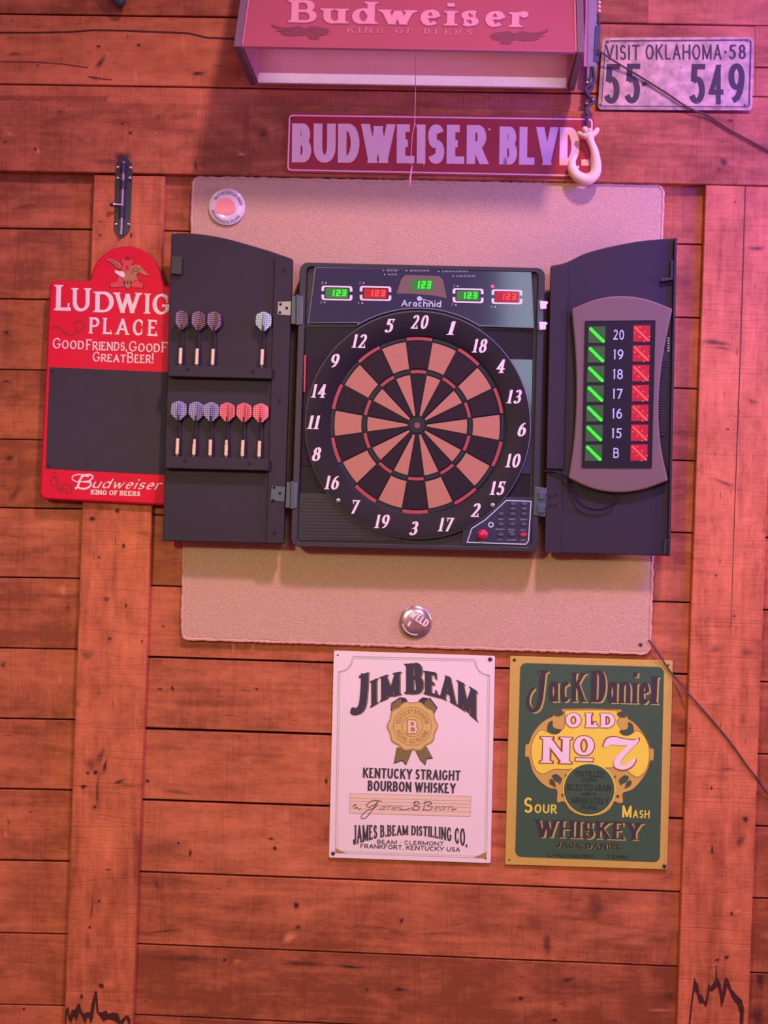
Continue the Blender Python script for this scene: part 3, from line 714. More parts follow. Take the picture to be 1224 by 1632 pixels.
# ================================================================== CARPETED BACKBOARD
WC = 0.014
cq = [(308, 283), (1057, 297), (1035, 1042), (290, 1018)]
t = thing('carpet_backboard', 'tan carpeted board with rounded corners behind the dartboard cabinet', 'backboard', P(662, 1032, 0))
b = MB(); b.slab(rrect(cq, 12), 0.0008, WC-.002, CARPET); b.build('carpet_pile', t, bevel=.004)
b = MB()
o_ = rrect(cq, 12, 6); pts = []
for i in range(len(o_)):
    a, c = Vector(o_[i]), Vector(o_[(i+1) % len(o_)]); n = max(1, int((c-a).length/5))
    for k in range(n):
        p = a.lerp(c, k/n); pts.append((p.x+random.uniform(-.7, .7), p.y+random.uniform(-.7, .7)))
b.tube([P(x, y, WC-.004) for x, y in pts], [.0032+random.uniform(-.0006, .0006) for _ in pts], CARPET_EDGE, 7, closed=True)
lab(b.build('bound_edge', t, smooth=True), 'paler frayed edge binding')
screw('screw', t, 1021, 1027, 3, WC-.001)

# ================================================================== DARTBOARD CABINET
WH = 0.074                       # front rim of the cabinet
WD = 0.074                       # inner face of the opened doors
db = thing('electronic_dartboard', 'open black electronic dartboard cabinet with lit score displays', 'dartboard', P(663, 876, 0.0))
hq = [(478, 418), (869, 427), (857, 880), (463, 871)]
h = MB()
h.slab(rrect(hq, 13, 6), WC, WH-.010, BLACK2)
# raised rim
oq = rrect(hq, 13, 6); iq = rrect([(489, 425), (858, 434), (847, 872), (474, 864)], 7, 6)
fa = [P(x, y, WH) for x, y in oq]; fi = [P(x, y, WH) for x, y in iq]
n = len(fa); ia = [h.vert(p) for p in fa]; ib = [h.vert(p) for p in fi]
ic = [h.vert(Vector((p.x, -(WH-.012), p.z))) for p in fa]; idd = [h.vert(Vector((p.x, -(WH-.012), p.z))) for p in fi]
for i in range(n):
    j = (i+1) % n
    h.face((ia[i], ia[j], ib[j], ib[i]), BLACK2); h.face((ia[i], ic[i], ic[j], ia[j]), BLACK2); h.face((ib[i], ib[j], idd[j], idd[i]), BLACK2)
h.build('housing', db, bevel=.0015)
CX, CY, CR = 666, 677.5, 180.5
# bands beside the ring
for q in ([(487, 521), (575, 521), (560, 790), (478, 786)], [(770, 524), (851, 525), (844, 796), (770, 790)]):
    b = MB(); b.slab(q, WH-.0105, WH-.0085, DEEP); b.build('recess_face', db)
for q, m_ in (([(486, 566), (566, 568), (556, 745), (480, 743)], GLOSS), ([(776, 571), (849, 573), (846, 756), (778, 752)], PANEL)):
    b = MB(); b.slab(q, WH-.0085, WH-.0065, m_); lab(b.build('glossy_window', db, bevel=.0006), 'glossy smoked strip beside the number ring')
# lower speaker grille
b = MB()
b.slab([(478, 786), (575, 788), (640, 862), (474, 861)], WH-.0105, WH-.006, BLACK2)
for i in range(13):
    y = 792+i*5.2; x1 = 556+i*3.6
    b.slab([(481-i*.2, y), (x1, y+1.4), (x1, y+3.6), (481-i*.2, y+2.2)], WH-.006, WH-.0047, BLACK2)
b.build('grille', db)
# top score panel with its arched lower edge
tp = [(502.4, 424.4), (846.5, 431), (851, 522), (766, 519)]
aw = [(CX+(CR+6)*math.cos(math.radians(a)), CY-(CR+6)*math.sin(math.radians(a))) for a in range(58, 123, 4)]
tp = [(502.4, 426), (846, 432.5), (851, 522.5), (768, 519)] + aw[:] + [(572, 514), (491.6, 514.5)]
sb = MB(); sb.slab(tp, WH-.011, WH-.0012, PANEL); sp_ = sb.build('score_panel', db, bevel=.0008)
b = MB()
tl = [(502.4, 426), (491.6, 514.5), (573, 514)] + aw[::-1] + [(767, 519), (851, 522.5), (846, 432.5)]
ribbon(b, tl, 1.5, GREYTXT, at(WH-.0008)); ribbon(b, [(502.4, 426), (846, 432.5)], 1.0, GREYTXT, at(WH-.0008)); b.build('panel_outline', sp_)
b = MB(); wz = WH-.0007
b.flat([(632, 468), (640, 444), (646, 438), (700, 440), (706, 446), (712, 475), (690, 471), (655, 468)], wz, SILVERP); b.build('display_surround', sp_)
SEG = {'1': 'bc', '2': 'abged', '3': 'abgcd', '0': 'abcdef', '7': 'abc'}
def sevenseg(mb, txt, x0, y0, wd, ht, m, w, sl=.12):
    pitch = wd/len(txt); sw = pitch*.72; t = ht*.23
    for i, ch in enumerate(txt):
        bx = x0+i*pitch+pitch*.14
        R = {'a': (0, 0, sw, t), 'd': (0, ht-t, sw, ht), 'g': (0, ht/2-t/2, sw, ht/2+t/2), 'f': (0, 0, t, ht/2), 'e': (0, ht/2, t, ht), 'b': (sw-t, 0, sw, ht/2), 'c': (sw-t, ht/2, sw, ht)}
        for s_ in SEG[ch]:
            xa, ya, xb, yb = R[s_]; sk = lambda yy: (ht-yy)*sl
            q = [(bx+xa+.25+sk(ya), y0+ya+.25), (bx+xb-.25+sk(ya), y0+ya+.25), (bx+xb-.25+sk(yb), y0+yb-.25), (bx+xa+.25+sk(yb), y0+yb-.25)]
            mb.slab(q, w, w+.0006, m)
def display(x0, y0, x1, y1, led, back, frame=True, nm='display'):
    d = MB(); mx_ = (x0+x1)/2
    d.slab([(x0, y0), (x1, y0+.8), (x1-.4, y1+.8), (x0-.4, y1)], WH-.0012, WH-.0004, back)
    sevenseg(d, '123', x0+5.5, y0+2.6, (x1-x0)-8, (y1-y0)-5, led, WH-.0004)
    if frame:
        for s_ in (1, -1):
            yb = y0-2.6 if s_ > 0 else y1+2.6
            ln = [(x0-4.5, yb+s_*7.5), (x0-4.5, yb+s_*2)] + [(x0-2.5, yb), (x1+2.5, yb+.9), (x1+4.5, yb+s_*2+.9), (x1+4.5, yb+s_*7.5+.9)]
            ribbon(d, ln[:3], 4.2, WHITE, at(WH-.0003)); ribbon(d, ln[2:4], 2.4, WHITE, at(WH-.0003)); ribbon(d, ln[3:], 4.2, WHITE, at(WH-.0003))
    return lab(d.build(nm, sp_), 'lit %s three-digit display' % ('green' if led is LEDG else 'red'))
display(519, 459, 555, 474.5, LEDG, LEDG_BACK); display(580, 459.5, 617, 475, LEDR, LEDR_BACK)
display(655, 445, 690, 462.5, LEDG, LEDG_BACK, False)
display(728, 463, 764, 478.5, LEDG, LEDG_BACK); display(790, 465, 826, 480.5, LEDR, LEDR_BACK)
b = MB(); sans = style(.17, .14, 0, sp=.2)
text(b, 'Arachnid', line((639.5, 488), (703, 489.5), 10), style(.19, .17, 0, sp=.13, ws=1.15), OUTLINE, at(wz))
b.flat(circ(668.5, 476, 4, 14), wz, OUTLINE); ribbon(b, [(670, 476), (680, 478.5), (690, 481.5)], 1.1, OUTLINE, at(wz))
b.build('maker_lettering', sp_)
fs = style(.2, .16, 0, sp=.25)
for tx, x, y in (('1', 512, 453), ('5', 510, 484), ('2', 572, 453), ('6', 570, 485), ('3', 722, 458), ('7', 719, 488), ('8', 782, 491)):
    b = MB(); text(b, tx, line((x, y), (x+3.2, y+.1), 4.5), fs, GREYTXT, at(wz)); b.flat(circ(x+7.5, y-2, 1.1, 8), wz, WHITE); b.build('player_numeral', sp_)
b = MB()
for x0, y, x1 in ((611, 431, 632), (613, 437.5, 632), (648, 431.3, 682), (699, 432.6, 745), (722, 440, 756)):
    b.flat(circ(x0, y, 1.0, 8), wz, OUTLINE); x = x0+5
    while x < x1-2:
        l = random.choice((3, 4, 6)); b.flat([(x, y-1.3), (x+l, y-1.3), (x+l, y+1.3), (x, y+1.3)], wz, GREYTXT); x += l+1.4
b.build('panel_lettering', sp_)
b = MB(); b.lathe([(.0032, 0), (.0030, .0012), (.0015, .0022), (0, .0024)], P(785, 456.5, WH-.001), (0, -1, 0), mat('red_lamp', (.6, .05, .08), .3, emit=(1.0, .10, .22), es=1.2), 12)
lab(b.build('player_lamp', sp_, smooth=True), 'lit red player lamp')

# number ring (a raised annulus) and target
WR = WH+.004
b = MB(); N_ = 96
def lp(r, w, back=False): return [P(CX+r*math.cos(2*PI*i/N_)*.998, CY+r*1.008*math.sin(2*PI*i/N_), WR) + Vector((0, WR-w, 0)) for i in range(N_)]
prof = [(CR, WH-.011), (CR, WR-.0015), (CR-1.2, WR), (142, WR), (140.5, WR-.0012), (140.5, WR-.012)]
rings = [[b.vert(p) for p in lp(r, w)] for r, w in prof]
for q, (A, B) in enumerate(zip(rings, rings[1:])):
    for i in range(N_):
        j = (i+1) % N_; b.face((A[i], A[j], B[j], B[i]), RIMLINE if q == 1 else DEEP)
ringo = b.build('number_ring', db, smooth=True)
ds = style(.20, .075, 12, serif=.10, sth=.05, slant=.20, sp=.13)
for tx, x, y in (('20', 670, 513), ('1', 719.5, 523), ('18', 766, 551), ('4', 799, 583.5), ('13', 821, 632), ('6', 832.5, 684.5), ('10', 819, 734), ('15', 794, 778), ('2', 759, 813), ('17', 711.5, 836), ('3', 660, 842), ('19', 610, 831), ('7', 566, 808), ('16', 530.5, 769), ('8', 505, 724), ('11', 500.5, 673), ('14', 509.5, 623), ('9', 534, 575), ('12', 574, 543.5), ('5', 621, 519)):
    b = MB(); wd = {'1': 9.5, '11': 17, '4': 14, '7': 13}.get(tx, 14 if len(tx) == 1 else (27 if tx == '20' else 22))
    text(b, tx, line((x-wd/2-2, y+10.6), (x+wd/2-2, y+10.6+wd*.02), 21.5), ds, WHITE, at(WR+.0003))
    b.build('number', ringo)
# target: spider web plate and every scoring segment
tgt = MB(); tgt.slab([(CX+141*math.cos(2*PI*i/72), CY+142*math.sin(2*PI*i/72)) for i in range(72)], WH-.011, WH-.002, WEB)
tg = tgt.build('target', db)
def cpt(r, a):                   # a clockwise from the top, tilted with the cabinet
    a = math.radians(a+1.4); return (664.8+r*math.sin(a)*.995, 678-r*math.cos(a)*1.012)
ORDER = [20, 1, 18, 4, 13, 6, 10, 15, 2, 17, 3, 19, 7, 16, 8, 11, 14, 9, 12, 5]
def segpoly(r0, r1, a, m_, da=9.0):
    g0 = math.degrees(0.9/max(r0, 6)); g1 = math.degrees(0.9/r1); n = 6
    return [cpt(r0, a-da+g0+(2*da-2*g0)*i/n) for i in range(n+1)] + [cpt(r1, a+da-g1-(2*da-2*g1)*i/n) for i in range(n+1)]
WS = WH+.0015
for i in range(20):
    a = i*18.0; blk = i % 2 == 0
    for nm, r0, r1, m_ in (('inner_segment', 15.5, 80, SEGBLK if blk else PEACH), ('treble_segment', 82, 87, SEGRED if blk else WEB), ('outer_segment', 89.5, 132.5, SEGBLK if blk else PEACH), ('double_segment', 134, 139.5, SEGRED if blk else WEB)):
        b = MB(); b.slab(segpoly(r0, r1, a, m_), WH-.003, WS, m_)
        b.build(nm, tg, bevel=.0005, seg=1)
b = MB(); c = cpt(0, 0); b.slab(circ(c[0], c[1], 12.5, 28), WH-.003, WS-.0005, WEB); b.build('outer_bull', tg, bevel=.0006)
b = MB(); b.slab(circ(c[0], c[1], 4.8, 20), WH-.003, WS+.0008, BULL); b.build('bullseye', tg, bevel=.0006)
for x, y in ((539, 797.5), (785, 805)):
    screw('ring_screw', db, x, y, 3.4, WR, mat('ring_screw_brass', obs(190, 160, 150), .3, metal=.5))
# red glint on the rim, its light put into a glowing strip
b = MB(); b.slab([(484.5, 566), (488, 566), (486.5, 625), (483.5, 625)], WH-.001, WH+.001, mat('red_glint_glow', (.3, .02, .03), .3, emit=(.5, .02, .04), es=.35)); lab(b.build('red_glint', db, bevel=.0005), 'thin red glint on the rim')
# control pad
b = MB()
cp = [(807, 797.5), (846.5, 799), (842, 862), (838, 867.5), (744.5, 864.5), (752, 842)]
b.slab([(800, 792), (850, 793), (846, 872), (735, 869), (738, 842)], WH-.011, WH-.001, BLACK2); b.slab(cp, WH-.001, WH+.0006, PANEL)
cpo = b.build('control_pad', db, bevel=.0005)
b = MB(); ribbon(b, [(807, 797.5), (846.5, 799)], 1.6, OUTLINE, at(WH+.0012)); ribbon(b, [(846.5, 798.3), (842.2, 862), (838, 867.4)], 1.6, OUTLINE, at(WH+.0012)); ribbon(b, [(838.5, 867.4), (744.3, 864.3)], 1.6, OUTLINE, at(WH+.0012)); ribbon(b, [(744.3, 865), (752, 842)], 1.6, OUTLINE, at(WH+.0012)); ribbon(b, [(751.6, 842.4), (774, 828), (807.3, 797.2)], 1.6, OUTLINE, at(WH+.0012)); b.build('pad_outline', cpo)
b = MB(); b.lathe([(.0105, 0), (.0105, .003), (.009, .007), (.005, .0095), (0, .0102)], P(769.3, 852, WH), (0, -1, 0), REDBTN, 24); lab(b.build('start_button', cpo, smooth=True), 'large domed red button')
b = MB(); b.lathe([(.0056, 0), (.0056, .002), (.0042, .0026), (.003, .002), (.003, .0005), (0, .0005)], P(782.3, 836.5, WH), (0, -1, 0), OUTLINE, 20); lab(b.build('socket', cpo, smooth=True), 'small pale ringed socket')
for r, y in enumerate((803, 811, 819, 835.5, 852)):
    for cidx, x in enumerate((799.5, 818, 836)):
        if cidx == 0 and r < 2: continue
        x_ = x - r*.35
        b = MB(); red = (cidx == 2 and r == 4)
        b.slab([(p[0], p[1]) for p in circ(x_, y, 4.6 if not red else 5.6, 16, 2.5 if not red else 3.2)], WH+.0004, WH+.0028, REDBTN if red else HINGE)
        o = b.build('key_pad', cpo, bevel=.0005)
        if red: lab(o, 'small red key')
b = MB()
for x, y, l in ((798, 827.5, 9), (816.5, 827.5, 11), (834.5, 828, 12), (797, 843.5, 15), (815.5, 844, 12), (815.5, 847.5, 8), (834, 845, 8), (797, 860, 9), (815, 860.5, 16), (834, 861, 8), (769, 863, 12)):
    x -= l/2
    while l > 0:
        k = min(l, random.choice((2, 3, 4))); b.flat([(x, y-1), (x+k-.7, y-1), (x+k-.7, y+1), (x, y+1)], WH+.0012, GREYTXT); x += k; l -= k
b.build('pad_lettering', cpo)

# ---- doors, opened flat against the wall
def door(outline, name_lab):
    d = MB(); d.slab(outline, WD-.026, WD-.006, BLACK)
    return lab(d.build('door', db, bevel=.002), name_lab)
topL = [(p.x, p.y) for p in spline([(273, 372), (300, 371.5), (330, 374.5), (362, 380.5), (393, 389), (430, 400), (466, 412.5)], 4)]
outL = topL + [(452, 867), (259, 862)]
dl = door(outL, 'opened door holding the darts')
# raised hinge stile and dart bars
b = MB(); b.slab([(438, 410), (466, 417), (452, 866), (424.5, 865.5)], WD-.006, WD, BLACK); b.build('stile', dl, bevel=.001)
for q in ([(268.5, 581.5), (433.5, 586), (432.5, 604), (267, 600)], [(263.5, 726.5), (428.5, 731.5), (428, 750.5), (262.5, 746.5)]):
    b = MB(); b.slab(q, WD-.006, WD+.0075, BLACK); b.slab(q, WD+.0135, WD+.017, BLACK); lab(b.build('dart_holder', dl, bevel=.002), 'drilled bar that holds darts upright')
b = MB(); b.slab([(273, 407), (290.5, 409), (289.5, 438), (272, 436)], WD-.006, WD+.002, BLACK2); b.build('catch', dl, bevel=.001)
for x, y in ((299, 589), (403, 592), (452, 431), (445, 639), (295, 735), (398, 738.5), (438, 850)):
    w_ = WD if x > 425 else WD+.017
    b = MB(); b.lathe([(.0035, .0002), (.0032, .0010), (0, .0006)], P(x, y, w_), (0, -1, 0), DEEP, 12); b.build('screw', dl)
def hinge(door_o, leaf, knuckle, m1, m2, screws):
    b = MB(); b.slab(leaf, WD-.001, WD+.0015, m1)
    b.slab(knuckle, WH-.004, WH+.0035, m2)
    xs = [p[0] for p in knuckle]; ys = [p[1] for p in knuckle]
    cx = (min(xs)+max(xs))/2
    b.tube([P(cx, min(ys)-1, WH+.004), P(cx-.5, max(ys)+1, WH+.004)], .0035, m2, 10)
    for x, y in screws: b.lathe([(.0028, 0), (.0028, .0012), (0, .002)], P(x, y, WD+.0015), (0, -1, 0), DEEP, 10)
    return b.build('hinge', door_o, bevel=.0004)
hinge(dl, [(443, 481), (464, 480), (463, 503), (442, 501)], [(465, 471), (484, 472), (483, 517), (464, 516)], STEEL, HINGE, ((447, 485), (446, 498), (457, 491)))
hinge(dl, [(433, 774), (455, 776), (453, 800), (431, 797)], [(457, 768), (475, 769), (473, 810), (455, 809)], HINGE, HINGE, ((437, 777), (446, 786), (435, 797)))

topR = [(p.x, p.y) for p in spline([(878, 423.5), (903, 418), (935, 403), (982, 391), (1025, 383.5), (1079, 379)], 5)]
dr = door(topR + [(1068, 886), (868, 881)], 'opened door carrying the lit number panel')
b = MB(); b.slab([(878, 425), (905, 422), (898, 748), (871, 747)], WD-.006, WD+.004, BLACK); b.build('stile', dr, bevel=.001)
b = MB(); b.slab([(871, 752), (897, 752), (893, 882), (868, 881)], WD-.006, WD-.002, BLACK); b.build('lower_stile', dr, bevel=.001)
# raised outer rim catching the red light
b = MB(); b.slab([(1075, 379.5), (1079, 379.5), (1068.5, 886), (1064.5, 886)], WD-.006, WD+.006, BLACK); b.build('rim', dr, bevel=.0008)
b = MB(); b.slab([(1069, 416), (1074, 416), (1073, 446), (1053, 449), (1053, 444), (1068, 443)], WD-.006, WD+.004, BLACK2); b.build('catch', dr, bevel=.0008)
b = MB(); b.slab([(1059, 860), (1065, 860), (1063, 884), (1057, 884)], WD-.006, WD+.004, BLACK2); b.build('catch', dr, bevel=.0008)
b = MB()
b.slab([(1050, 560), (1066, 560), (1062, 694), (1050, 694)], WD-.006, WD-.003, BLACK2)
for i in range(28):
    y = 574+i*4.2; b.slab([(1051, y), (1065-i*.1, y), (1065-i*.1, y+2), (1051, y+2)], WD-.003, WD-.001, BLACK2)
for i in range(6): b.slab([(1063.5, 538+i*4), (1067, 538+i*4), (1067, 540+i*4), (1063.5, 540+i*4)], WD-.006, WD-.004, OUTLINE)
b.build('vent_ribs', dr)
def rhinge(q, m1, pins):
    b = MB(); b.slab(q, WH-.006, WH+.003, m1)
    for (x, y, m2) in pins:
        b.slab([(x-2, y-7), (x+9, y-7), (x+12, y-5), (x+9, y-1), (x+9, y+5), (x-1, y+6)], WH+.001, WH+.008, m2)
    return b.build('hinge', dr, bevel=.0006)
rhinge([(857, 478), (866, 478), (865, 526), (856, 526)], HINGE, ((862, 487, PINS), (861, 520, PINS)))
rhinge([(852, 776), (872, 778), (869, 824), (850, 821)], HINGE, ((860, 790, HINGE), (859, 812, HINGE)))
# number panel screwed to this door
WN = WD+.014
def curve_edge(a, mid, c, n=12): return [(p.x, p.y) for p in spline([a, ((a[0]*.5+mid[0]*.5)+(mid[0]-(a[0]+c[0])/2)*.25, (a[1]*.5+mid[1]*.5)+(mid[1]-(a[1]+c[1])/2)*.25), mid, ((c[0]*.5+mid[0]*.5)+(mid[0]-(a[0]+c[0])/2)*.25, (c[1]*.5+mid[1]*.5)+(mid[1]-(a[1]+c[1])/2)*.25), c], n//2)]
TL, TM, TR, RM, BR, BM, BL, LM = (911, 492), (990, 471.5), (1072, 492), (1050, 641), (1065, 766), (982, 785), (906, 762), (918.5, 636)
bez = curve_edge(TL, TM, TR)[:-1]+curve_edge(TR, RM, BR)[:-1]+curve_edge(BR, BM, BL)[:-1]+curve_edge(BL, LM, TL)[:-1]
np_ = MB(); np_.slab(bez, WD-.006, WN, SILVERP); npo = np_.build('number_panel', db, bevel=.003)
lab(npo, 'silver hourglass panel of lit marks')
scr = [(933, 512), (1044, 511), (1038, 745.5), (928, 745)]
b = MB(); b.slab(scr, WN-.001, WN+.0015, DEEP); b.build('screen', npo, bevel=.0006)
b = MB(); ribbon(b, [scr[0], scr[1]], 1.6, SEGBLK, at(WN+.002)); ribbon(b, [scr[1], scr[2]], 1.6, SEGBLK, at(WN+.002)); ribbon(b, [scr[2], scr[3]], 1.6, SEGBLK, at(WN+.002)); ribbon(b, [scr[3], scr[0]], 1.6, SEGBLK, at(WN+.002)); b.build('screen_edge', npo)
gs = style(.13, .13, 0, sp=.18)
for i, tx in enumerate(('20', '19', '18', '17', '16', '15', 'B')):
    y = 520.3+i*31.4; gx = 938-i*.85; rx = 1009.5-i*.72; yr = y-1.8+i*.25
    for nm, x0, y0, m1, m2 in (('green_mark', gx, y, MARKG, LEDG), ('red_mark', rx, yr, MARKR, LEDR)):
        b = MB(); b.slab([(x0, y0), (x0+27, y0), (x0+26.4, y0+26), (x0-.6, y0+26)], WN+.001, WN+.0022, m1)
        g_ = m2
        for s0, s1 in (((2.5, 3), (9.2, 9.6)), ((10, 10.4), (15.6, 16)), ((16.4, 16.8), (24.5, 24.4))):
            d_ = Vector((s1[0]-s0[0], s1[1]-s0[1])).normalized(); n_ = Vector((-d_.y, d_.x))*(2.3 if m2 is LEDG else 1.7)
            a_, c_ = Vector((x0+s0[0], y0+s0[1])), Vector((x0+s1[0], y0+s1[1]))
            b.slab([tuple(a_+n_), tuple(c_+n_), tuple(c_+d_*.8), tuple(c_-n_), tuple(a_-n_), tuple(a_-d_*.8)], WN+.0022, WN+.003, m2)
            if m2 is LEDR:
                for kx, ky in ((5, -3), (-3, 5)):
                    mid = (a_+c_)/2+Vector((kx, ky)); b.slab([(mid.x-1.3, mid.y-.9), (mid.x+1.3, mid.y-.9), (mid.x+1.3, mid.y+.9), (mid.x-1.3, mid.y+.9)], WN+.0022, WN+.0028, m2)
        lab(b.build(nm, npo), 'lit %s window with a diagonal bar' % ('green' if m2 is LEDG else 'red'))
    b = MB(); wd = 17 if len(tx) == 2 else 9
    if '1' in tx: wd = 16
    text(b, tx, line((986-wd/2-i*.7, y+21), (986+wd/2-i*.7, y+21.3), 16), gs, OUTLINE, at(WN+.002)); b.build('numeral', npo)
b = MB()
b.tube(spline([P(868, 751, WD), P(886, 752, WD+.004), P(903, 761, WD+.004), P(911, 780, WD+.004), P(921, 798, WD+.005), P(935, 808, WD+.005), P(955, 811, WD+.005), P(972, 805, WD+.005), P(981, 795, WD+.004), P(982, 782, WD+.003)], 6), .0022, DEEP, 8)
b.build('wire', npo, smooth=True)
for x, y in ((885, 790), (885, 806), (877, 792), (877, 806)):
    b = MB(); b.lathe([(.003, .0002), (.003, .001), (0, .0006)], P(x, y, WD-.002), (0, -1, 0), DEEP, 10); b.build('screw', dr)

# ================================================================== DARTS (stand in the drilled bars)
def make_dart(name, label, flm, barrel_taper, org, group):
    t = thing(name, label, 'dart', org, group)
    z0 = 0.0
    b = MB(); prof = [(0, -.012), (.0010, -.010), (.0012, 0.0)]
    b.lathe(prof, t['_org'], (0, 0, 1), STEEL, 10); b.build('point', t, smooth=True)
    L = .030; b = MB(); pr = [(.0012, 0)]
    n = 9
    for i in range(n):
        z = .0006+L*i/n; r = .0036 if not barrel_taper else .0036*(1-.45*max(0, (i/n-.55)/.45))
        pr += [(r, z), (r, z+L/n*.68), (r*.86, z+L/n*.76), (r*.86, z+L/n*.96)]
    pr += [(.0017, L+.0005)]
    b.lathe(pr, t['_org'], (0, 0, 1), BRASSY, 14); b.build('barrel', t, smooth=True)
    b = MB(); b.lathe([(.0017, L), (.0021, L+.004), (.0016, L+.012), (.0016, L+.032), (.0023, L+.040), (.0018, L+.046), (0, L+.047)], t['_org'], (0, 0, 1), DEEP, 10); b.build('shaft', t, smooth=True)
    f = MB(); o = Vector(t['_org']); zb = L+.034; f.uv = []
    half = [(0, zb), (.0035, zb+.002), (.0143, zb+.0130), (.0153, zb+.0170), (.0148, zb+.0290), (.0125, zb+.0340), (.0055, zb+.0372), (0, zb+.0390)]
    for k in range(4):
        a = PI/2*k; d = Vector((math.cos(a), math.sin(a), 0)); nn = Vector((-math.sin(a), math.cos(a), 0))*.0003
        fr = [o+d*x+Vector((0, 0, z))+nn for x, z in half]; bk = [p-2*nn for p in fr]
        f.prism(fr, bk, flm)
        f.uv += [((x if k % 2 == 0 else x)+.1, z+.1) for x, z in half]*2
    f.build('flight', t)
    return t
def copy_dart(src, org, label, group=None, flm=None):
    r = src.copy(); COL.objects.link(r); r.location = org; r['label'] = label; r['_org'] = tuple(org)
    if group: r['group'] = group
    for ch in list(src.children):
        c = ch.copy(); COL.objects.link(c); c.parent = r
        if flm and ch.name.startswith('flight'):
            c.data = ch.data.copy(); c.data.materials[0] = flm
    return r
WT = WD+.0105
U_ = 'darts in the upper bar'; Lw = 'darts in the lower bar'
def spot_d(x, y): return P(x, y, WT)
d1 = make_dart('dart', 'dart with dark checked flight at the outer end of the upper bar, nearest the sign', FL_DARK, False, spot_d(287, 580), U_)
d2 = copy_dart(d1, spot_d(313, 581), 'dart with dark checked flight, middle one of three together in the upper bar')
d3 = copy_dart(d1, spot_d(338.5, 581.5), 'dart with dark checked flight, of the upper three the one nearest the pale flight')
d4 = copy_dart(d1, spot_d(417, 582), 'dart with pale mint flight standing alone in the upper bar', None, FL_MINT)
d5 = copy_dart(d1, spot_d(282, 724), 'dart with purple flight at the outer end of the lower bar', Lw, FL_PURP)
d6 = make_dart('dart', 'dart with purple flight and tapered barrel, middle of three purple ones', FL_PURP, True, spot_d(308.5, 725), Lw)
d7 = copy_dart(d5, spot_d(334.5, 726), 'dart with purple flight touching a red flight in the lower bar', Lw)
d8 = copy_dart(d6, spot_d(360, 726.5), 'dart with red flight and tapered barrel touching a purple flight', Lw, FL_RED)
d9 = copy_dart(d5, spot_d(386, 727), 'dart with red flight, middle of three red ones in the lower bar', Lw, FL_RED)
d10 = copy_dart(d9, spot_d(412.5, 728), 'dart with red flight nearest the hinge stile in the lower bar', Lw)
for d_, a in zip((d1, d2, d3, d4, d5, d6, d7, d8, d9, d10), (48, 40, 38, 9, 6, 24, 12, 22, 20, 10)): d_.rotation_euler = (0, 0, math.radians(a))
for d_, tilt in zip((d1, d2, d3, d4, d5, d6, d7, d8, d9, d10), (0, .01, .0, 0, 0, .02, -.01, -.01, 0, 0)): d_.rotation_euler.y = tilt + .012

# ================================================================== RED CHALKBOARD SIGN
WL = WP+.014
t = thing('chalkboard_sign', 'red pub sign with arched top and small chalkboard, half behind the opened door', 'sign', P(190, 802, WP))
top = [(201+57*math.cos(math.radians(a)), 450-58*math.sin(math.radians(a))) for a in range(0, 181, 6)]
out = [(319, 458), (325, 466), (316, 800), (309, 808), (69, 796), (63, 788), (79, 452), (86, 446), (140, 448)] + top[::-1][1:-1] + [(262, 455)]
b = MB(); b.slab(out, WP, WL, LRED, LRED_EDGE); b.build('board', t, bevel=.0045, seg=3)
b = MB(); b.slab([(79, 585), (308, 595), (302, 759), (72.5, 747)], WL-.001, WL+.0006, SLATE); lab(b.build('chalk_panel', t), 'dark grey writing panel')
wl = WL+.0004; pr = at(wl)
b = MB()
ls = style(.20, .11, 15, serif=.085, sth=.055, sp=.20)
def LQ(q): return sub(q, 60, 440, .1797)
def ltxt(s, p0, p1, cap, st=ls):
    (a, c) = LQ([p0, p1]); text(b, s, line(a, c, cap*.1797), st, LTXT, pr)
ltxt('L', (160, 303), (303, 307), 226); ltxt('U', (310, 311), (468, 313), 205)
ltxt('D', (508, 320), (683, 323), 182); ltxt('W', (682, 325), (915, 330), 180); ltxt('I', (953, 333), (994, 334), 178); ltxt('G', (1016, 338), (1180, 342), 182)
ltxt('PLACE', (458, 508), (1066, 533), 142, style(.19, .11, 15, serif=.07, sth=.055, sp=.26))
thin = style(.15, .085, 25, serif=.045, sth=.045, sp=.10, small=.80, word=.16)
ltxt('Good', (132, 640), (412, 650), 92, thin); ltxt('Friends,', (430, 655), (795, 663), 94, thin); ltxt('Good', (808, 668), (1086, 675), 92, thin); ltxt('Fun', (1100, 676), (1290, 682), 92, thin)
ltxt('Great', (487, 755), (782, 766), 84, thin); ltxt('Beer!', (793, 768), (1028, 774), 92, thin)
def BQ(q): return sub(q, 55, 730, .1838)
(a, c) = BQ([(492, 258), (1085, 274)])
text(b, 'udweiser', line(a, c, 84*.1838), style(.15, .06, 40, slant=.42, sp=.16, ws=1.05), LTXT, pr)
for pts, w_ in (([(470, 160), (425, 150), (395, 190), (375, 245), (352, 268)], 3.4), ([(410, 165), (450, 145), (490, 148), (505, 170), (470, 200), (425, 205)], 2.6), ([(430, 205), (485, 212), (480, 245), (440, 265), (395, 262), (380, 250)], 3.0), ([(425, 205), (370, 205), (330, 185), (335, 155), (385, 143), (440, 150)], 1.6)):
    ribbon(b, [(p.x, p.y) for p in spline(BQ(pts), 6)], w_, LTXT, pr)
(a, c) = BQ([(488, 316), (917, 331)])
text(b, 'KING OF BEERS', line(a, c, 42*.1838), style(.24, .14, 15, serif=.08, sth=.10, sp=.10, word=.3), LTXT, pr)
lab(b.build('lettering', t), 'pinkish white lettering')
b = MB()
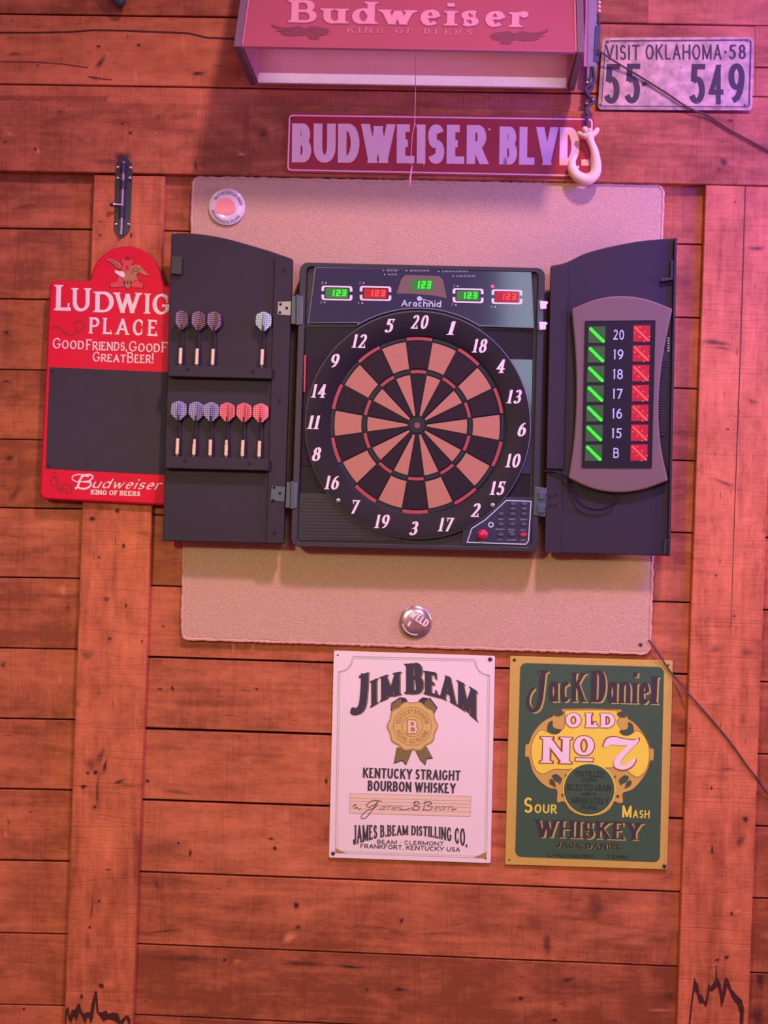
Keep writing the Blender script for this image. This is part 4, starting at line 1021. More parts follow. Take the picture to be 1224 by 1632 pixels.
for pts, w_, f in (([(130, 470), (160, 450), (200, 462), (240, 500), (290, 525), (340, 500), (345, 470), (330, 455)], 2.6, LQ), ([(340, 500), (400, 470), (410, 425), (380, 398), (330, 405), (320, 425)], 2.4, LQ), ([(1185, 420), (1150, 405), (1110, 430), (1105, 465), (1120, 480)], 2.6, LQ),
                   ([(150, 125), (180, 125), (185, 150), (160, 160)], 1.6, BQ), ([(205, 170), (160, 175), (140, 205), (160, 240), (195, 235), (200, 205), (180, 195)], 2.2, BQ), ([(195, 238), (205, 270), (235, 290), (245, 265), (225, 258)], 2.2, BQ), ([(215, 280), (230, 240), (275, 225), (315, 245), (320, 290), (280, 298), (265, 275), (285, 262)], 2.4, BQ)):
    ribbon(b, [(p.x, p.y) for p in spline(f(pts), 6)], w_, LDARKRED, pr)
lab(b.build('flourish', t), 'dark red scrollwork')
# emblem: capital letter with an eagle through it
b = MB()
def EQ(q): return sub(q, 130, 380, .12255)
e1 = at(WL+.0005); e2 = at(WL+.0008); e3 = at(WL+.0011)
letter = [(518, 262), (560, 285), (640, 285), (672, 262), (668, 310), (650, 330), (735, 545), (760, 575), (800, 590), (795, 640), (700, 640), (640, 620), (600, 665), (560, 620), (470, 635), (375, 632), (380, 585), (420, 575), (455, 560), (545, 330), (520, 310)]
gr = [(x+(x-600)*.05+(6 if x > 600 else -6), y+(y-470)*.04) for x, y in letter]
b.poly([e1(*p) for p in EQ(gr)], EMDARK); b.poly([e2(*p) for p in EQ(letter)], EMRED)
wingL = [(320, 275), (370, 262), (440, 290), (500, 322), (515, 360), (505, 400), (470, 385), (430, 345), (370, 300)]
wingR = [(560, 480), (590, 440), (640, 370), (700, 340), (760, 350), (800, 400), (840, 440), (875, 490), (800, 470), (750, 440), (715, 460), (720, 500), (740, 545), (700, 540), (660, 570), (600, 580), (560, 560)]
body = [(545, 460), (600, 430), (650, 440), (655, 520), (640, 600), (600, 655), (555, 610), (540, 540)]
for q in (wingL, wingR, body): b.poly([e2(*p) for p in EQ([(x+(6 if x > 600 else -6), y+6) for x, y in q])], EMDARK)
for q in (wingL, wingR, body): b.poly([e3(*p) for p in EQ(q)], GOLDBR)
for pts in ([(645, 420), (700, 380), (760, 400)], [(640, 460), (690, 420), (740, 425)], [(380, 285), (440, 320), (490, 370)], [(575, 250), (600, 225), (630, 250), (600, 268), (575, 250)], [(590, 350), (580, 400), (610, 400), (595, 350)]):
    ribbon(b, EQ(pts), 1.0, EMDARK, at(WL+.0014))
b.poly([at(WL+.0014)(*p) for p in EQ([(430, 410), (480, 425), (545, 430), (565, 470), (555, 510), (520, 500), (470, 470), (435, 445)])], LTXT)
for x in (560, 600, 640): b.poly([at(WL+.0014)(*p) for p in EQ([(x-12, 550), (x+12, 550), (x+10, 595), (x-10, 595)])], EMDARK)
lab(b.build('emblem', t), 'tan eagle spread over a red capital letter')
for x, y in ((84, 590), (78, 742)): screw('screw', t, x, y, 2.6, WL+.0006, SLATE)

# ================================================================== BARREL BOLT
t = thing('barrel_bolt', 'black sliding door bolt screwed across the rail and the post above the red sign', 'door bolt', P(195, 380, WP))
def KQ(q): return sub(q, 170, 235, .0949)
b = MB(); pl = KQ([(130, 560), (120, 1380)])
outl = arc(0, 0, 1, 1, 0, 1, 1)
plate = KQ([(140, 560), (135, 900), (125, 1200), (115, 1360), (150, 1450), (200, 1510), (255, 1520), (310, 1490), (360, 1430), (390, 1370), (402, 1100), (415, 800), (425, 560)])
b.slab(plate, WP, WP+.0022, LATCHM); b.build('plate', t, bevel=.0005)
b = MB(); keep = KQ([(140, 555), (150, 330), (180, 230), (230, 165), (300, 150), (360, 180), (410, 250), (430, 340), (428, 555)])
b.slab(keep, WP, WP+.0022, LATCHM); b.build('keeper', t, bevel=.0005)
b = MB()
k0, k1 = KQ([(285, 240), (240, 1470)]); b.tube([P(k0[0], k0[1], WP+.007), P(k1[0], k1[1], WP+.007)], .0035, BOLTM, 12); b.build('bolt_rod', t, smooth=True)
b = MB()
for ya, yb in ((270, 430), (560, 700), (990, 1190)):
    (p, q) = KQ([(283-(ya-270)*.036, ya), (283-(yb-270)*.036, yb)]); b.tube([P(p[0], p[1], WP+.006), P(q[0], q[1], WP+.006)], .0056, LATCHM, 12)
b.build('guide', t, smooth=True)
b = MB(); (p, q) = KQ([(258, 965), (85, 960)]); b.tube([P(p[0], p[1], WP+.008), P((p[0]+q[0])/2, (p[1]+q[1])/2, WP+.013), P(q[0], q[1], WP+.015)], [.0028, .0026, .0034], BOLTM, 10); b.ball(P(q[0], q[1], WP+.015), .0042, LATCHM); b.build('handle', t, smooth=True)
for x, y in KQ([(185, 340), (400, 345), (185, 518), (385, 515), (158, 1298), (365, 1298)]): screw('screw', t, x, y, 3.0, WP+.0022, CHROME)

# ================================================================== STREET SIGN
WB = WP+.003
t = thing('street_sign', 'long red metal street sign with pink capital letters under the lamp shade', 'sign', P(701, 280, WP))
bq = [(457.5, 179.5), (948, 186), (946, 284.5), (454.5, 275)]
b = MB(); b.slab(rrect(bq, 7, 5), WP, WB, BRED); b.build('plate', t, bevel=.0008)
b = MB(); b.ring(rrect(inset(bq, 3.2), 6, 5), rrect(inset(bq, 5.4), 5, 5), WB+.0004, BPINK); b.build('border', t)
b = MB(); st = style(.30, .20, 0, sp=.13, ws=.95, word=.2)
st = style(.27, .19, 0, sp=.085, ws=.84)
text(b, 'BUDWEISER', line((465, 258.5), (776, 261.5), 62), st, BPINK, at(WB+.0004)); text(b, 'BLVD.', line((795.5, 262), (939, 264), 60.5), st, BPINK, at(WB+.0004))
b.flat(circ(780, 206, 1.8, 10), WB+.0004, BPINK)
lab(b.build('lettering', t), 'pink block capitals')
screw('screw', t, 465, 188, 2.4, WB)

# ================================================================== LICENCE PLATE
t = thing('license_plate', 'worn pinkish licence plate with dark stamped digits beside the hanging hook', 'license plate', P(1076, 176, 0.0))
pq = [(960, 60), (1202, 58.5), (1199, 176), (952.5, 174.5)]; WPl = 0.024
b = MB(); b.slab(rrect(pq, 7, 5), WPl-.0025, WPl, PLATE)
b.slab(circ(968, 66, 3, 10), 0.0, WPl-.0025, STEEL); b.slab(circ(1190, 168, 3, 10), WP, WPl-.0025, STEEL)
b.build('plate', t, bevel=.0008)
b = MB(); q = rrect(inset(pq, 3.5), 6, 5); b.tube([P(x, y, WPl) for x, y in q], .0014, PLATE, 6, closed=True)
ribbon(b, rrect(inset(pq, 5.6), 5, 5), 1.6, PLATEDK, at(WPl+.0004), closed=True); b.build('pressed_rim', t, smooth=True)
b = MB(); fs = style(.14, .11, 0, sp=.20, ws=.78)
text(b, 'VISIT', line((965, 95.5), (1019.5, 95.5), 24), fs, PLATEDK, at(WPl+.0005)); text(b, 'OKLAHOMA', line((1029, 95), (1150, 95), 24), fs, PLATEDK, at(WPl+.0005)); text(b, '58', line((1162, 94.5), (1189, 94), 23), fs, PLATEDK, at(WPl+.0005))
b.flat(circ(1156.5, 83, 2.2, 10), WPl+.0005, PLATEDK)
st = style(.165, .13, 0, sp=.17, ws=.80)
for s_, x0, x1, y in (('5', 963.5, 988, 165), ('5', 996, 1020.5, 164.5), ('5', 1099, 1124, 165), ('4', 1130, 1153, 166), ('9', 1161, 1187, 164)):
    text(b, s_, line((x0, y), (x1, y), 63), st, PLATEDK, at(WPl+.0006))
b.flat([(1023, 131), (1031, 131), (1031, 137), (1023, 137)], WPl+.0005, PLATEDK)
lab(b.build('lettering', t), 'dark raised letters and digits')
b = MB()
for i in range(26):
    x = random.uniform(962, 1196); y = random.choice((random.uniform(64, 72), random.uniform(160, 172), random.uniform(64, 172))); b.flat([(x+random.uniform(.5, 1.8)*math.cos(k), y+random.uniform(.4, 1.6)*math.sin(k)) for k in (0, 1, 2, 3, 4, 5)], WPl+.0008, PLATERUST)
b.build('rust_speck', t)
for x, y in ((969, 66), (1191, 64), (957.5, 167), (1188, 168)): screw('bolt', t, x, y, 3, WPl, PLATERUST)

# ================================================================== WHITE TIN SIGN
def tin(name, label, q, w):
    t = thing(name, label, 'sign', P((q[2][0]+q[3][0])/2, (q[2][1]+q[3][1])/2, 0)); return t
WJ = .006; z1, z2, z3 = at(WJ+.0004), at(WJ+.0007), at(WJ+.0010)
jq = [(532, 1037), (789, 1045.5), (782, 1376), (524, 1367)]
t = tin('tin_sign', 'pinkish white tin whiskey sign with a gold rosette', jq, WJ)
b = MB(); b.slab(rrect(jq, 2.5, 3), 0.0, WJ, JBW); b.build('plate', t, bevel=.0008)
def JQ(q): return sub(q, 510, 1020, .2369)
def arcpx(c, r, a0, a1, n=8): return [(c[0]+r*math.cos(math.radians(a)), c[1]+r*math.sin(math.radians(a))) for a in [a0+(a1-a0)*i/n for i in range(n+1)]]
b = MB()
for off, wd_, mm in ((0, 1.3, JBG), (12, .8, JBG)):
    bd = arcpx((128, 122), 88+off*.6, 92, 8, 8) + [(220+off*.5, 110+off), (1040-off*.5, 130+off)] + arcpx((1140, 142), 92+off*.6, 176, 92, 8) + [(1142-off, 238), (1120-off, 1468-off), (103+off, 1430-off), (124+off, 212)]
    ribbon(b, JQ(bd), wd_, mm, z1, closed=True)
for tri in ([(104, 1400), (180, 1436), (104, 1434)], [(1120, 1425), (1030, 1466), (1120, 1470)]): b.poly([z1(*p) for p in JQ(tri)], JBGOLD2)
lab(b.build('border_line', t), 'thin grey border with notched corners')
b = MB()
jl = style(.27, .10, 12, serif=.075, sth=.06, sp=.1)
def jl_(ch, x0, x1, ft, fb):
    fn = lambda s, tt: JQ([(lerp(x0, x1, s), lerp(fb(lerp(x0, x1, s)), ft(lerp(x0, x1, s)), tt))])[0]
    return fn
base = lambda x: 358+.00108*(x-640)**2
tops = lambda x: 204+.0008*(x-640)**2
for dx, m_, pj in ((9, JBOLIVE, z1), (0, JBK, z2)):
    sh = lambda f: (lambda x: f(x)+dx*.6)
    for ch, x0, x1, ft, fb_, wsx in (('I', 344+dx, 384+dx, tops, base, 1), ('M', 410+dx, 540+dx, tops, base, 1), ('E', 705+dx, 806+dx, tops, base, 1), ('A', 806+dx, 918+dx, tops, base, 1), ('M', 928+dx, 1052+dx, tops, base, 1), ('B', 578+dx, 700+dx, lambda x: 158+.0002*(x-640)**2, lambda x: 362, 1)):
        st_ = style(.30 if ch in 'BEI' else .26, .11, 12, serif=.07, sth=.06, ws=.95 if ch != 'M' else .9)
        if ch == 'E': st_ = style(.30, .11, 12, serif=.07, sth=.06, ws=1.0)
        text(b, ch, jl_(ch, x0, x1, sh(ft), sh(fb_)), st_, m_, pj)
    jj = [(300+dx, 225), (296+dx, 330), (285+dx, 430), (265+dx, 470), (230+dx, 488), (212+dx, 475)]
    ribbon(b, [(p.x, p.y) for p in spline(JQ(jj), 6)], [11.5]*19+[11.5-.4*i for i in range(12)], m_, pj)
    b.poly([pj(*p) for p in JQ([(262+dx, 240), (325+dx, 215), (325+dx, 232), (262+dx, 258)])], m_)
    b.poly([pj(*p) for p in JQ([(x+dx, y) for x, y in circ(222, 478, 18, 16, 26)])], m_)
st = style(.19, .15, 0, sp=.12, ws=.72, word=.36)
(a, c) = JQ([(288, 926), (944, 946)]); text(b, 'KENTUCKY STRAIGHT', line(a, c, 68*.2369), st, JBK, z2)
(a, c) = JQ([(320, 1013), (912, 1032)]); text(b, 'BOURBON WHISKEY', line(a, c, 68*.2369), st, JBK, z2)
bs = lambda x: 1312+.00052*(x-600)**2 + (x-600)*.012; ts = lambda x: 1248+(x-600)*.03+.00006*(x-600)**2
text(b, 'JAMES B.BEAM DISTILLING CO.', lambda s, tt: JQ([(lerp(222, 992, s), lerp(bs(lerp(222, 992, s)), ts(lerp(222, 992, s)), tt))])[0], style(.175, .12, 0, serif=.03, sth=.06, sp=.09, ws=.66, word=.42), JBK, z2)
(a, c) = JQ([(384, 1369), (832, 1384)]); text(b, 'BEAM \u00b7 CLERMONT', line(a, c, 27*.2369), style(.17, .15, 0, sp=.15, ws=1.25, word=.5), JBK, z2)
(a, c) = JQ([(272, 1399), (942, 1424)]); text(b, 'FRANKFORT, KENTUCKY USA', line(a, c, 29*.2369), style(.17, .15, 0, sp=.14, ws=1.1, word=.4), JBK, z2)
lab(b.build('lettering', t), 'black arched and block lettering')
b = MB()
b.poly([z1(*p) for p in JQ([(203, 1031), (1015, 1051), (1012, 1186), (200, 1163)])], JBBOX)
for ya, yb in ((1031, 1051), (1062, 1082), (1083, 1104), (1104, 1125), (1134, 1156), (1163, 1186)):
    ribbon(b, JQ([(202, ya), (1014, yb)]), .7, JBG, z2)
ribbon(b, JQ([(203, 1031), (200, 1163)]), .7, JBG, z2); ribbon(b, JQ([(1015, 1051), (1012, 1186)]), .7, JBG, z2)
sig = [[(415, 1085), (360, 1078), (315, 1108), (330, 1125), (372, 1105), (392, 1085), (368, 1120), (332, 1170), (300, 1200), (276, 1190), (310, 1152), (365, 1128), (392, 1108)],
       [(640, 1080), (628, 1145)], [(625, 1098), (655, 1086), (668, 1100), (640, 1114), (672, 1124), (655, 1143), (618, 1138)], [(712, 1080), (695, 1145)],
       [(695, 1098), (735, 1086), (752, 1100), (720, 1114), (756, 1124), (735, 1143), (690, 1140)], [(885, 1143), (920, 1134)], [(540, 1143), (585, 1140), (622, 1128)],
       [(215, 1125), (240, 1105), (235, 1135), (250, 1125), (265, 1140), (275, 1130)]]
for w_, p0_, p1_ in (('ames', (395, 1142), (545, 1145)), ('eam', (765, 1143), (885, 1146))):
    (a, c) = JQ([p0_, p1_]); text(b, w_, line(a, c, 9.5), style(.07, .05, 45, slant=.55, sp=.10, ws=1.3), JBK, z3)
for q in sig: ribbon(b, [(p.x, p.y) for p in spline(JQ(q), 5)], 1.0, JBK, z3)
lab(b.build('signature_strip', t), 'ruled strip with a handwritten signature')
b = MB()
for q in ([(520, 415), (545, 385), (575, 390), (590, 410), (560, 440), (520, 450)], [(660, 410), (690, 385), (725, 390), (745, 430), (700, 440)]): b.poly([z1(*p) for p in JQ(q)], JBK)
for q in ([(485, 430), (545, 390), (555, 450), (520, 500), (480, 480)], [(700, 420), (735, 395), (785, 460), (765, 500), (720, 480)], [(520, 720), (620, 740), (600, 790), (580, 835), (555, 805), (500, 825)], [(640, 740), (715, 715), (755, 790), (715, 795), (705, 835), (670, 800)]):
    b.poly([z1(*p) for p in JQ([(622+(x-622)*1.04, 600+(y-600)*1.04) for x, y in q])], JBK); b.poly([z2(*p) for p in JQ(q)], JBOLIVE)
ros = lambda r, am: [(622+(r+am*math.cos(10*a))*math.cos(a), 580+(r+am*math.cos(10*a))*math.sin(a)) for a in [2*PI*i/120 for i in range(120)]]
z4, z5, z6 = at(WJ+.0013), at(WJ+.0016), at(WJ+.0019)
b.poly([z3(*p) for p in JQ(ros(166, 6))], JBGOLD2); b.poly([z4(*p) for p in JQ(ros(158, 6))], JBGOLD)
for r in (128, 70): ribbon(b, JQ(circ(622, 580, r, 48)), .9, JBGOLD2, z5, closed=True)
rt = lambda a0, a1, r0, r1: (lambda s, tt: JQ([(622+lerp(r0, r1, tt)*math.cos(math.radians(lerp(a0, a1, s))), 580+lerp(r0, r1, tt)*math.sin(math.radians(lerp(a0, a1, s))))])[0])
text(b, 'KENTUCKY BOURBON', rt(190, 350, 84, 116), style(.2, .16, 0, sp=.2), JBGOLD2, z5); text(b, 'NONE GENUINE', rt(165, 15, 116, 84), style(.2, .16, 0, sp=.2), JBGOLD2, z5)
text(b, 'B', lambda s, tt: JQ([(590+70*s, 630-92*tt)])[0], style(.3, .2, 0, serif=.05, sth=.12, grow=.05), JBGOLD2, z5)
text(b, 'B', lambda s, tt: JQ([(592+66*s, 627-86*tt)])[0], style(.2, .12, 0, serif=.03, sth=.08), JBBOX, z6)
lab(b.build('rosette', t), 'gold seal with olive ribbons')
for x, y, r in ((120, 102, 1.4), (1145, 129, 3.4), (88, 1435, 3.2), (1115, 1470, 1.4)):
    x, y = JQ([(x, y)])[0]; screw('nail', t, x, y, r, WJ)

# ================================================================== GREEN TIN SIGN
def DQ(q): return sub(q, 790, 1030, .2451)
dq = [(813, 1045.5), (1072.5, 1053), (1063.5, 1386), (805, 1378)]
t = tin('tin_sign', 'yellow bordered dark green tin whiskey sign beside the white one', dq, WJ)
b = MB(); b.slab(rrect(dq, 2, 3), 0.0, WJ, JDY); b.build('plate', t, bevel=.0008)
b = MB(); b.poly([z1(*p) for p in rrect(DQ([(160, 108), (1095, 135), (1067, 1405), (126, 1368)]), 10, 6)], JDG); lab(b.build('green_field', t), 'dark green printed field')
b = MB()
def dt(s, p0, p1, cap, st, m_, pj, q=0):
    (a, c) = DQ([p0, p1]); text(b, s, line(a, c, cap*.2451), st, m_, pj)
for dx, dy, m_, pj in ((11, 8, JDTAN, z2), (0, 0, JDK, z3)):
    s1 = style(.17, .07, 10, serif=.04, sth=.045, sp=.12, ws=.72)
    dt('acK', (345+dx, 358+dy), (585+dx, 362+dy), 190, s1, m_, pj); dt('DanieL', (622+dx, 362+dy), (1046+dx, 374+dy), 192, style(.17, .07, 10, serif=.04, sth=.045, sp=.12, ws=.72, small=None), m_, pj) if False else None
    dt('D', (618+dx, 362+dy), (718+dx, 365+dy), 205, style(.22, .07, 10, serif=.05, sth=.045, ws=.7), m_, pj)
    dt('anie', (725+dx, 366+dy), (1000+dx, 374+dy), 200, s1, m_, pj); dt('l', (1008+dx, 374+dy), (1050+dx, 376+dy), 180, s1, m_, pj)
    jj = [(310+dx, 160+dy), (300+dx, 260+dy), (290+dx, 350+dy), (270+dx, 405+dy), (235+dx, 415+dy), (210+dx, 370+dy), (220+dx, 310+dy), (250+dx, 270+dy)]
    ribbon(b, [(p.x, p.y) for p in spline(DQ(jj), 6)], [9-.13*i for i in range(43)], m_, pj)
    ribbon(b, DQ([(275+dx, 165+dy), (340+dx, 165+dy)]), 4, m_, pj)
    s2 = style(.19, .08, 12, serif=.07, sth=.05, sp=.10, ws=.85)
    dt('WHISKEY', (258+dx, 1238+dy), (950+dx, 1260+dy), 112, s2, m_, pj)
dt('JACK DANIEL', (392, 1308), (820, 1322), 34, style(.2, .12, 12, serif=.08, sth=.07, sp=.12, word=.3), JDFAINT, z3)
dt('JACK DANIEL', (395, 1311), (823, 1325), 34, style(.12, .06, 12, sp=.2, word=.3), JDTAN, z2)
dt('LYNCHBURG,   TENN', (342, 1370), (850, 1380), 22, style(.16, .12, 0, sp=.2, word=.6), JDFAINT, z3)
dt('S', (182, 1082), (238, 1084), 100, style(.17, .13, 0), JDY2, z2); dt('OUR', (252, 1084), (396, 1088), 58, style(.2, .15, 0, sp=.2), JDY2, z2)
dt('M', (822, 1112), (882, 1114), 76, style(.17, .13, 0, ws=.75), JDY2, z2); dt('ASH', (892, 1116), (1000, 1119), 52, style(.2, .15, 0, sp=.2), JDY2, z2)
lab(b.build('lettering', t), 'dark and yellow lettering')
b = MB()
scroll = [(435, 404), (520, 405), (618, 402), (720, 408), (808, 408), (820, 420), (850, 440), (862, 470), (905, 500), (955, 560), (990, 620), (1005, 660), (1028, 670), (1025, 740), (1005, 745), (985, 810), (940, 880), (890, 930), (850, 945), (825, 960), (828, 1012), (800, 1020), (772, 1010), (740, 1060), (680, 1095), (608, 1104), (540, 1095), (480, 1060), (445, 1010), (400, 1012), (398, 935), (345, 920), (290, 880), (240, 810), (215, 722), (192, 718), (195, 640), (215, 632), (240, 570), (285, 510), (330, 475), (370, 455), (385, 430), (420, 425)]
sm = lambda q, n=5: [(p.x, p.y) for p in spline(q+[q[0]], n)]
b.poly([z2(*p) for p in DQ(sm(scroll))], JDY); inner = [(608+(x-608)*.95, 690+(y-690)*.95) for x, y in scroll if y < 930]
b.poly([z3(*p) for p in DQ(sm([(450, 416), (790, 420), (790, 500), (860, 575), (920, 550), (970, 590), (1000, 680), (985, 790), (930, 850), (880, 830), (830, 790), (700, 790), (600, 770), (480, 800), (380, 800), (310, 830), (260, 800), (232, 710), (240, 620), (290, 545), (350, 560), (430, 545), (450, 500)]))], JDY2)
ribbon(b, DQ(sm([(450, 416), (790, 420), (790, 500), (860, 575), (920, 550), (970, 590), (1000, 680), (985, 790), (930, 850), (880, 830), (830, 790), (700, 790), (600, 770), (480, 800), (380, 800), (310, 830), (260, 800), (232, 710), (240, 620), (290, 545), (350, 560), (430, 545), (450, 500)]))[:-1], .7, JDBR, z4, closed=True); ribbon(b, DQ(sm(scroll))[:-1], .6, JDBR, z4, closed=True)
for s_ in (1, -1):
    X = lambda x, y: (616+s_*(x-616), y + (0 if s_ > 0 else -8))
    for q in ([(815, 425), (840, 428), (852, 450), (835, 462), (800, 455), (790, 435)], [(862, 490), (890, 510), (895, 555), (865, 578), (825, 575), (805, 550), (835, 545), (860, 530)], [(800, 870), (835, 840), (865, 850), (850, 880), (820, 895), (815, 905)], [(840, 925), (850, 890), (875, 870), (880, 900)], [(770, 845), (780, 840), (778, 856)], [(790, 965), (805, 972), (795, 985), (783, 978)]):
        qq = DQ(sm([X(*p) for p in q], 4)); b.poly([z4(*p) for p in qq], JDG)
        ribbon(b, qq[:-1], .6, JDBR, z5, closed=True)
ribbon(b, DQ([(435, 404), (618, 402), (808, 408)]), .8, JDBR, z5)
b.poly([z4(*p) for p in DQ(circ(608, 930, 172, 48))], JDY2); b.poly([z5(*p) for p in DQ(circ(608, 930, 164, 48))], JDG)
for tx, p0, p1, cp_ in (('DISTILLED', (520, 848), (705, 852), 38), ('FROM', (565, 880), (655, 882), 24), ('SELECTED GRAIN', (462, 935), (750, 942), 40), ('AND IS', (555, 970), (655, 972), 20), ('ABSOLUTELY', (490, 1020), (735, 1026), 38), ('PURE', (558, 1060), (660, 1064), 28)):
    dt(tx, p0, p1, cp_, style(.2, .13, 15, serif=.05, sth=.07, sp=.12, word=.2), JDFAINT, z6)
def two(fn, s, gst, st):
    text(b, s, fn, gst, JDBR, z5); text(b, s, fn, st, JDP, z6)
mkl = lambda p0, p1, cap: line(*DQ([p0, p1]), cap*.2451)
for s_, x0, x1, y in (('O', 456, 556, 526), ('L', 588, 664, 527), ('D', 684, 776, 528)):
    two(mkl((x0, y), (x1, y+1), 92), s_, style(.30, .22, 0, serif=.05, sth=.12, grow=.045), style(.26, .19, 0, serif=.05, sth=.11))
two(mkl((305, 757), (485, 762), 168), 'N', style(.24, .09, 12, serif=.09, sth=.06, grow=.035), style(.22, .08, 12, serif=.08, sth=.055))
two(mkl((508, 706), (638, 708), 122), 'O', style(.30, .14, 0, grow=.045), style(.27, .12, 0))
b.poly([z5(*p) for p in DQ([(515, 720), (640, 724), (638, 754), (513, 750)])], JDBR); b.poly([z6(*p) for p in DQ([(522, 727), (633, 730), (631, 747), (520, 744)])], JDP)
sv = [(700, 655), (720, 605), (770, 590), (840, 605), (900, 610), (928, 600), (925, 625), (880, 670), (830, 725), (812, 765), (830, 778), (870, 750), (905, 728), (910, 745), (880, 785), (830, 803), (780, 790), (765, 755), (785, 715), (835, 665), (855, 645), (800, 645), (755, 640), (720, 655)]
b.poly([z5(*p) for p in DQ(sm([(812+(x-812)*1.07, 697+(y-697)*1.07) for x, y in sv], 3))], JDBR); b.poly([z6(*p) for p in DQ(sm(sv, 3))], JDP)
lab(b.build('scroll_label', t), 'yellow scroll with pink lettering and dark disc')
for x, y, r in ((122, 88, 2.6), (1122, 122, 1.8), (88, 1388, 1.6), (1097, 1428, 3.4)):
    x, y = DQ([(x, y)])[0]; screw('nail', t, x, y, r, WJ)

# ================================================================== ROUND BADGES
def badge(label, px, py, r, face):
    t = thing('pin_badge', label, 'badge', P(px, py+r, WC)); k = mpp(WC)*r
    b = MB(); b.lathe([(k*.9, -.001), (k, .001), (k, .0025), (k*.93, .0042), (k*.6, .0058), (0, .0064)], P(px, py, WC), (0, -1, 0), face, 40); b.build('shell', t, smooth=True)
    return t, k
def dome(px, py, cx, cy, r):     # points just above a badge's domed face
    q = math.hypot(px-cx, py-cy)/r
    h = .0064 if q < .01 else (.0064-.0006*(q/.6)**2 if q < .6 else (lerp(.0058, .0042, (q-.6)/.33) if q < .93 else .0040))
    return P(px, py, WC+h+.0009)
t, k = badge('shiny white and red round badge in the top corner of the carpeted board', 362, 330, 29.5, TIN)
b = MB(); pj = lambda x, y: dome(x, y, 362, 330, 29.5)
ring_ = lambda r0, r1: (lambda a: None)
blob = [(362-3+16*math.cos(a)*(1+.1*math.sin(3*a)), 330-1+15*math.sin(a)*(1+.1*math.cos(2*a))) for a in [2*PI*i/30 for i in range(30)]]
cpt_ = (359, 329)
for i in range(30): b.poly([pj(*cpt_), pj(*blob[i]), pj(*blob[(i+1) % 30])], TINRED)
b.build('red_patch', t)
b = MB()
text(b, 'INTRODUCING', lambda s, tt: (362+lerp(20.5, 25.5, tt)*math.cos(math.radians(lerp(212, 352, s))), 330+lerp(20.5, 25.5, tt)*math.sin(math.radians(lerp(212, 352, s)))), style(.22, .18, 0, sp=.2), TINK, pj)
text(b, 'INSURANCE PLAN', lambda s, tt: (362+lerp(25.5, 21.5, tt)*math.cos(math.radians(lerp(168, 36, s))), 330+lerp(25.5, 21.5, tt)*math.sin(math.radians(lerp(168, 36, s)))), style(.22, .18, 0, sp=.2), TINK, pj)
ribbon(b, [(366, 319), (371, 323), (373, 324)], 2.2, TINK, pj); b.build('lettering', t)
t, k = badge('silvery round badge low on the carpeted board under the dartboard', 662, 991, 25.5, TINM)
b = MB(); pj = lambda x, y: dome(x, y, 662, 991, 25.5)
text(b, 'WELD', line((651, 981.5), (678.5, 1000), 12), style(.22, .18, 0, sp=.12, ws=.8), TINMT, pj)
text(b, 'I', line((649, 997), (652, 998.5), 8), style(.22, .18, 0), TINMT, pj)
ribbon(b, [(662+20.5*math.cos(math.radians(a)), 991+20.5*math.sin(math.radians(a))) for a in range(80, 175, 6)], 1.8, TINMT, pj); b.build('lettering', t)

# ================================================================== LAMP SHADE (against the wall above)
DF = 0.245                       # how far its lower front edge stands out
t = thing('bar_lamp', 'red bar lamp shade with pale lettering above the street sign', 'lamp', P(665, 138, 0.02))
fl, fr_ = P(384, 73.5, DF), P(920, 82.5, DF)      # lower front edge
SL = 0.62                        # lean of the front panel (depth lost per height)
HT = 0.24
def front(px, py, lift=0.0):     # pixel onto the leaning front panel
    # plane through fl, along (fr-fl) and (0, SL, 1)
    u = (fr_-fl).normalized(); v = Vector((0, SL, 1)).normalized(); n = u.cross(v)
    if n.y > 0: n = -n
    d = ray(px, py); tt = (fl-CAM).dot(n)/d.dot(n)
    return CAM+d*tt+n*lift
up = Vector((0, SL*HT, HT))
nf = (fr_-fl).cross(Vector((0, SL, 1))).normalized()
if nf.y > 0: nf = -nf
b = MB(); th = .006
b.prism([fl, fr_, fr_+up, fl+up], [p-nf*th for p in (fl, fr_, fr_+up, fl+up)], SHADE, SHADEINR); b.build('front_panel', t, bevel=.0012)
b = MB(); bl, br = P(412, 134, .022), P(914, 142.5, .022)
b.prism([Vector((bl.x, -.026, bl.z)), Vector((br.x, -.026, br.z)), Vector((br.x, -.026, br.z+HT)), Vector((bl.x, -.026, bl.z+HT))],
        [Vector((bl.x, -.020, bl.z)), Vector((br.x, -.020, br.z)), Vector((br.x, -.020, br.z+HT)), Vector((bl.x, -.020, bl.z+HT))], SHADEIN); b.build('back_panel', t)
b = MB(); b.prism([Vector((bl.x, -.034, bl.z)), Vector((br.x, -.034, br.z)), Vector((br.x, -.0265, br.z+.021)), Vector((bl.x, -.0265, bl.z+.021))], [Vector((bl.x, -.0262, bl.z)), Vector((br.x, -.0262, br.z)), Vector((br.x, -.0262, br.z+.021)), Vector((bl.x, -.0262, bl.z+.021))], SHADELIT); lab(b.build('lit_strip', t), 'pale strip standing for light along the back panel')  # slanted white strip added to stand for light on the back panel
lamp('shade_inner_fill', 'AREA', ((bl.x+br.x)/2, -.110, bl.z+.105), ((bl.x+br.x)/2, -.030, bl.z+.018), 0.085, (1.0, 0.62, 0.74), 0.60, 0.015, math.radians(70))  # unseen light added inside the shade to brighten the strip and back panel
b = MB(); tl_, tr_ = fl+up, fr_+up
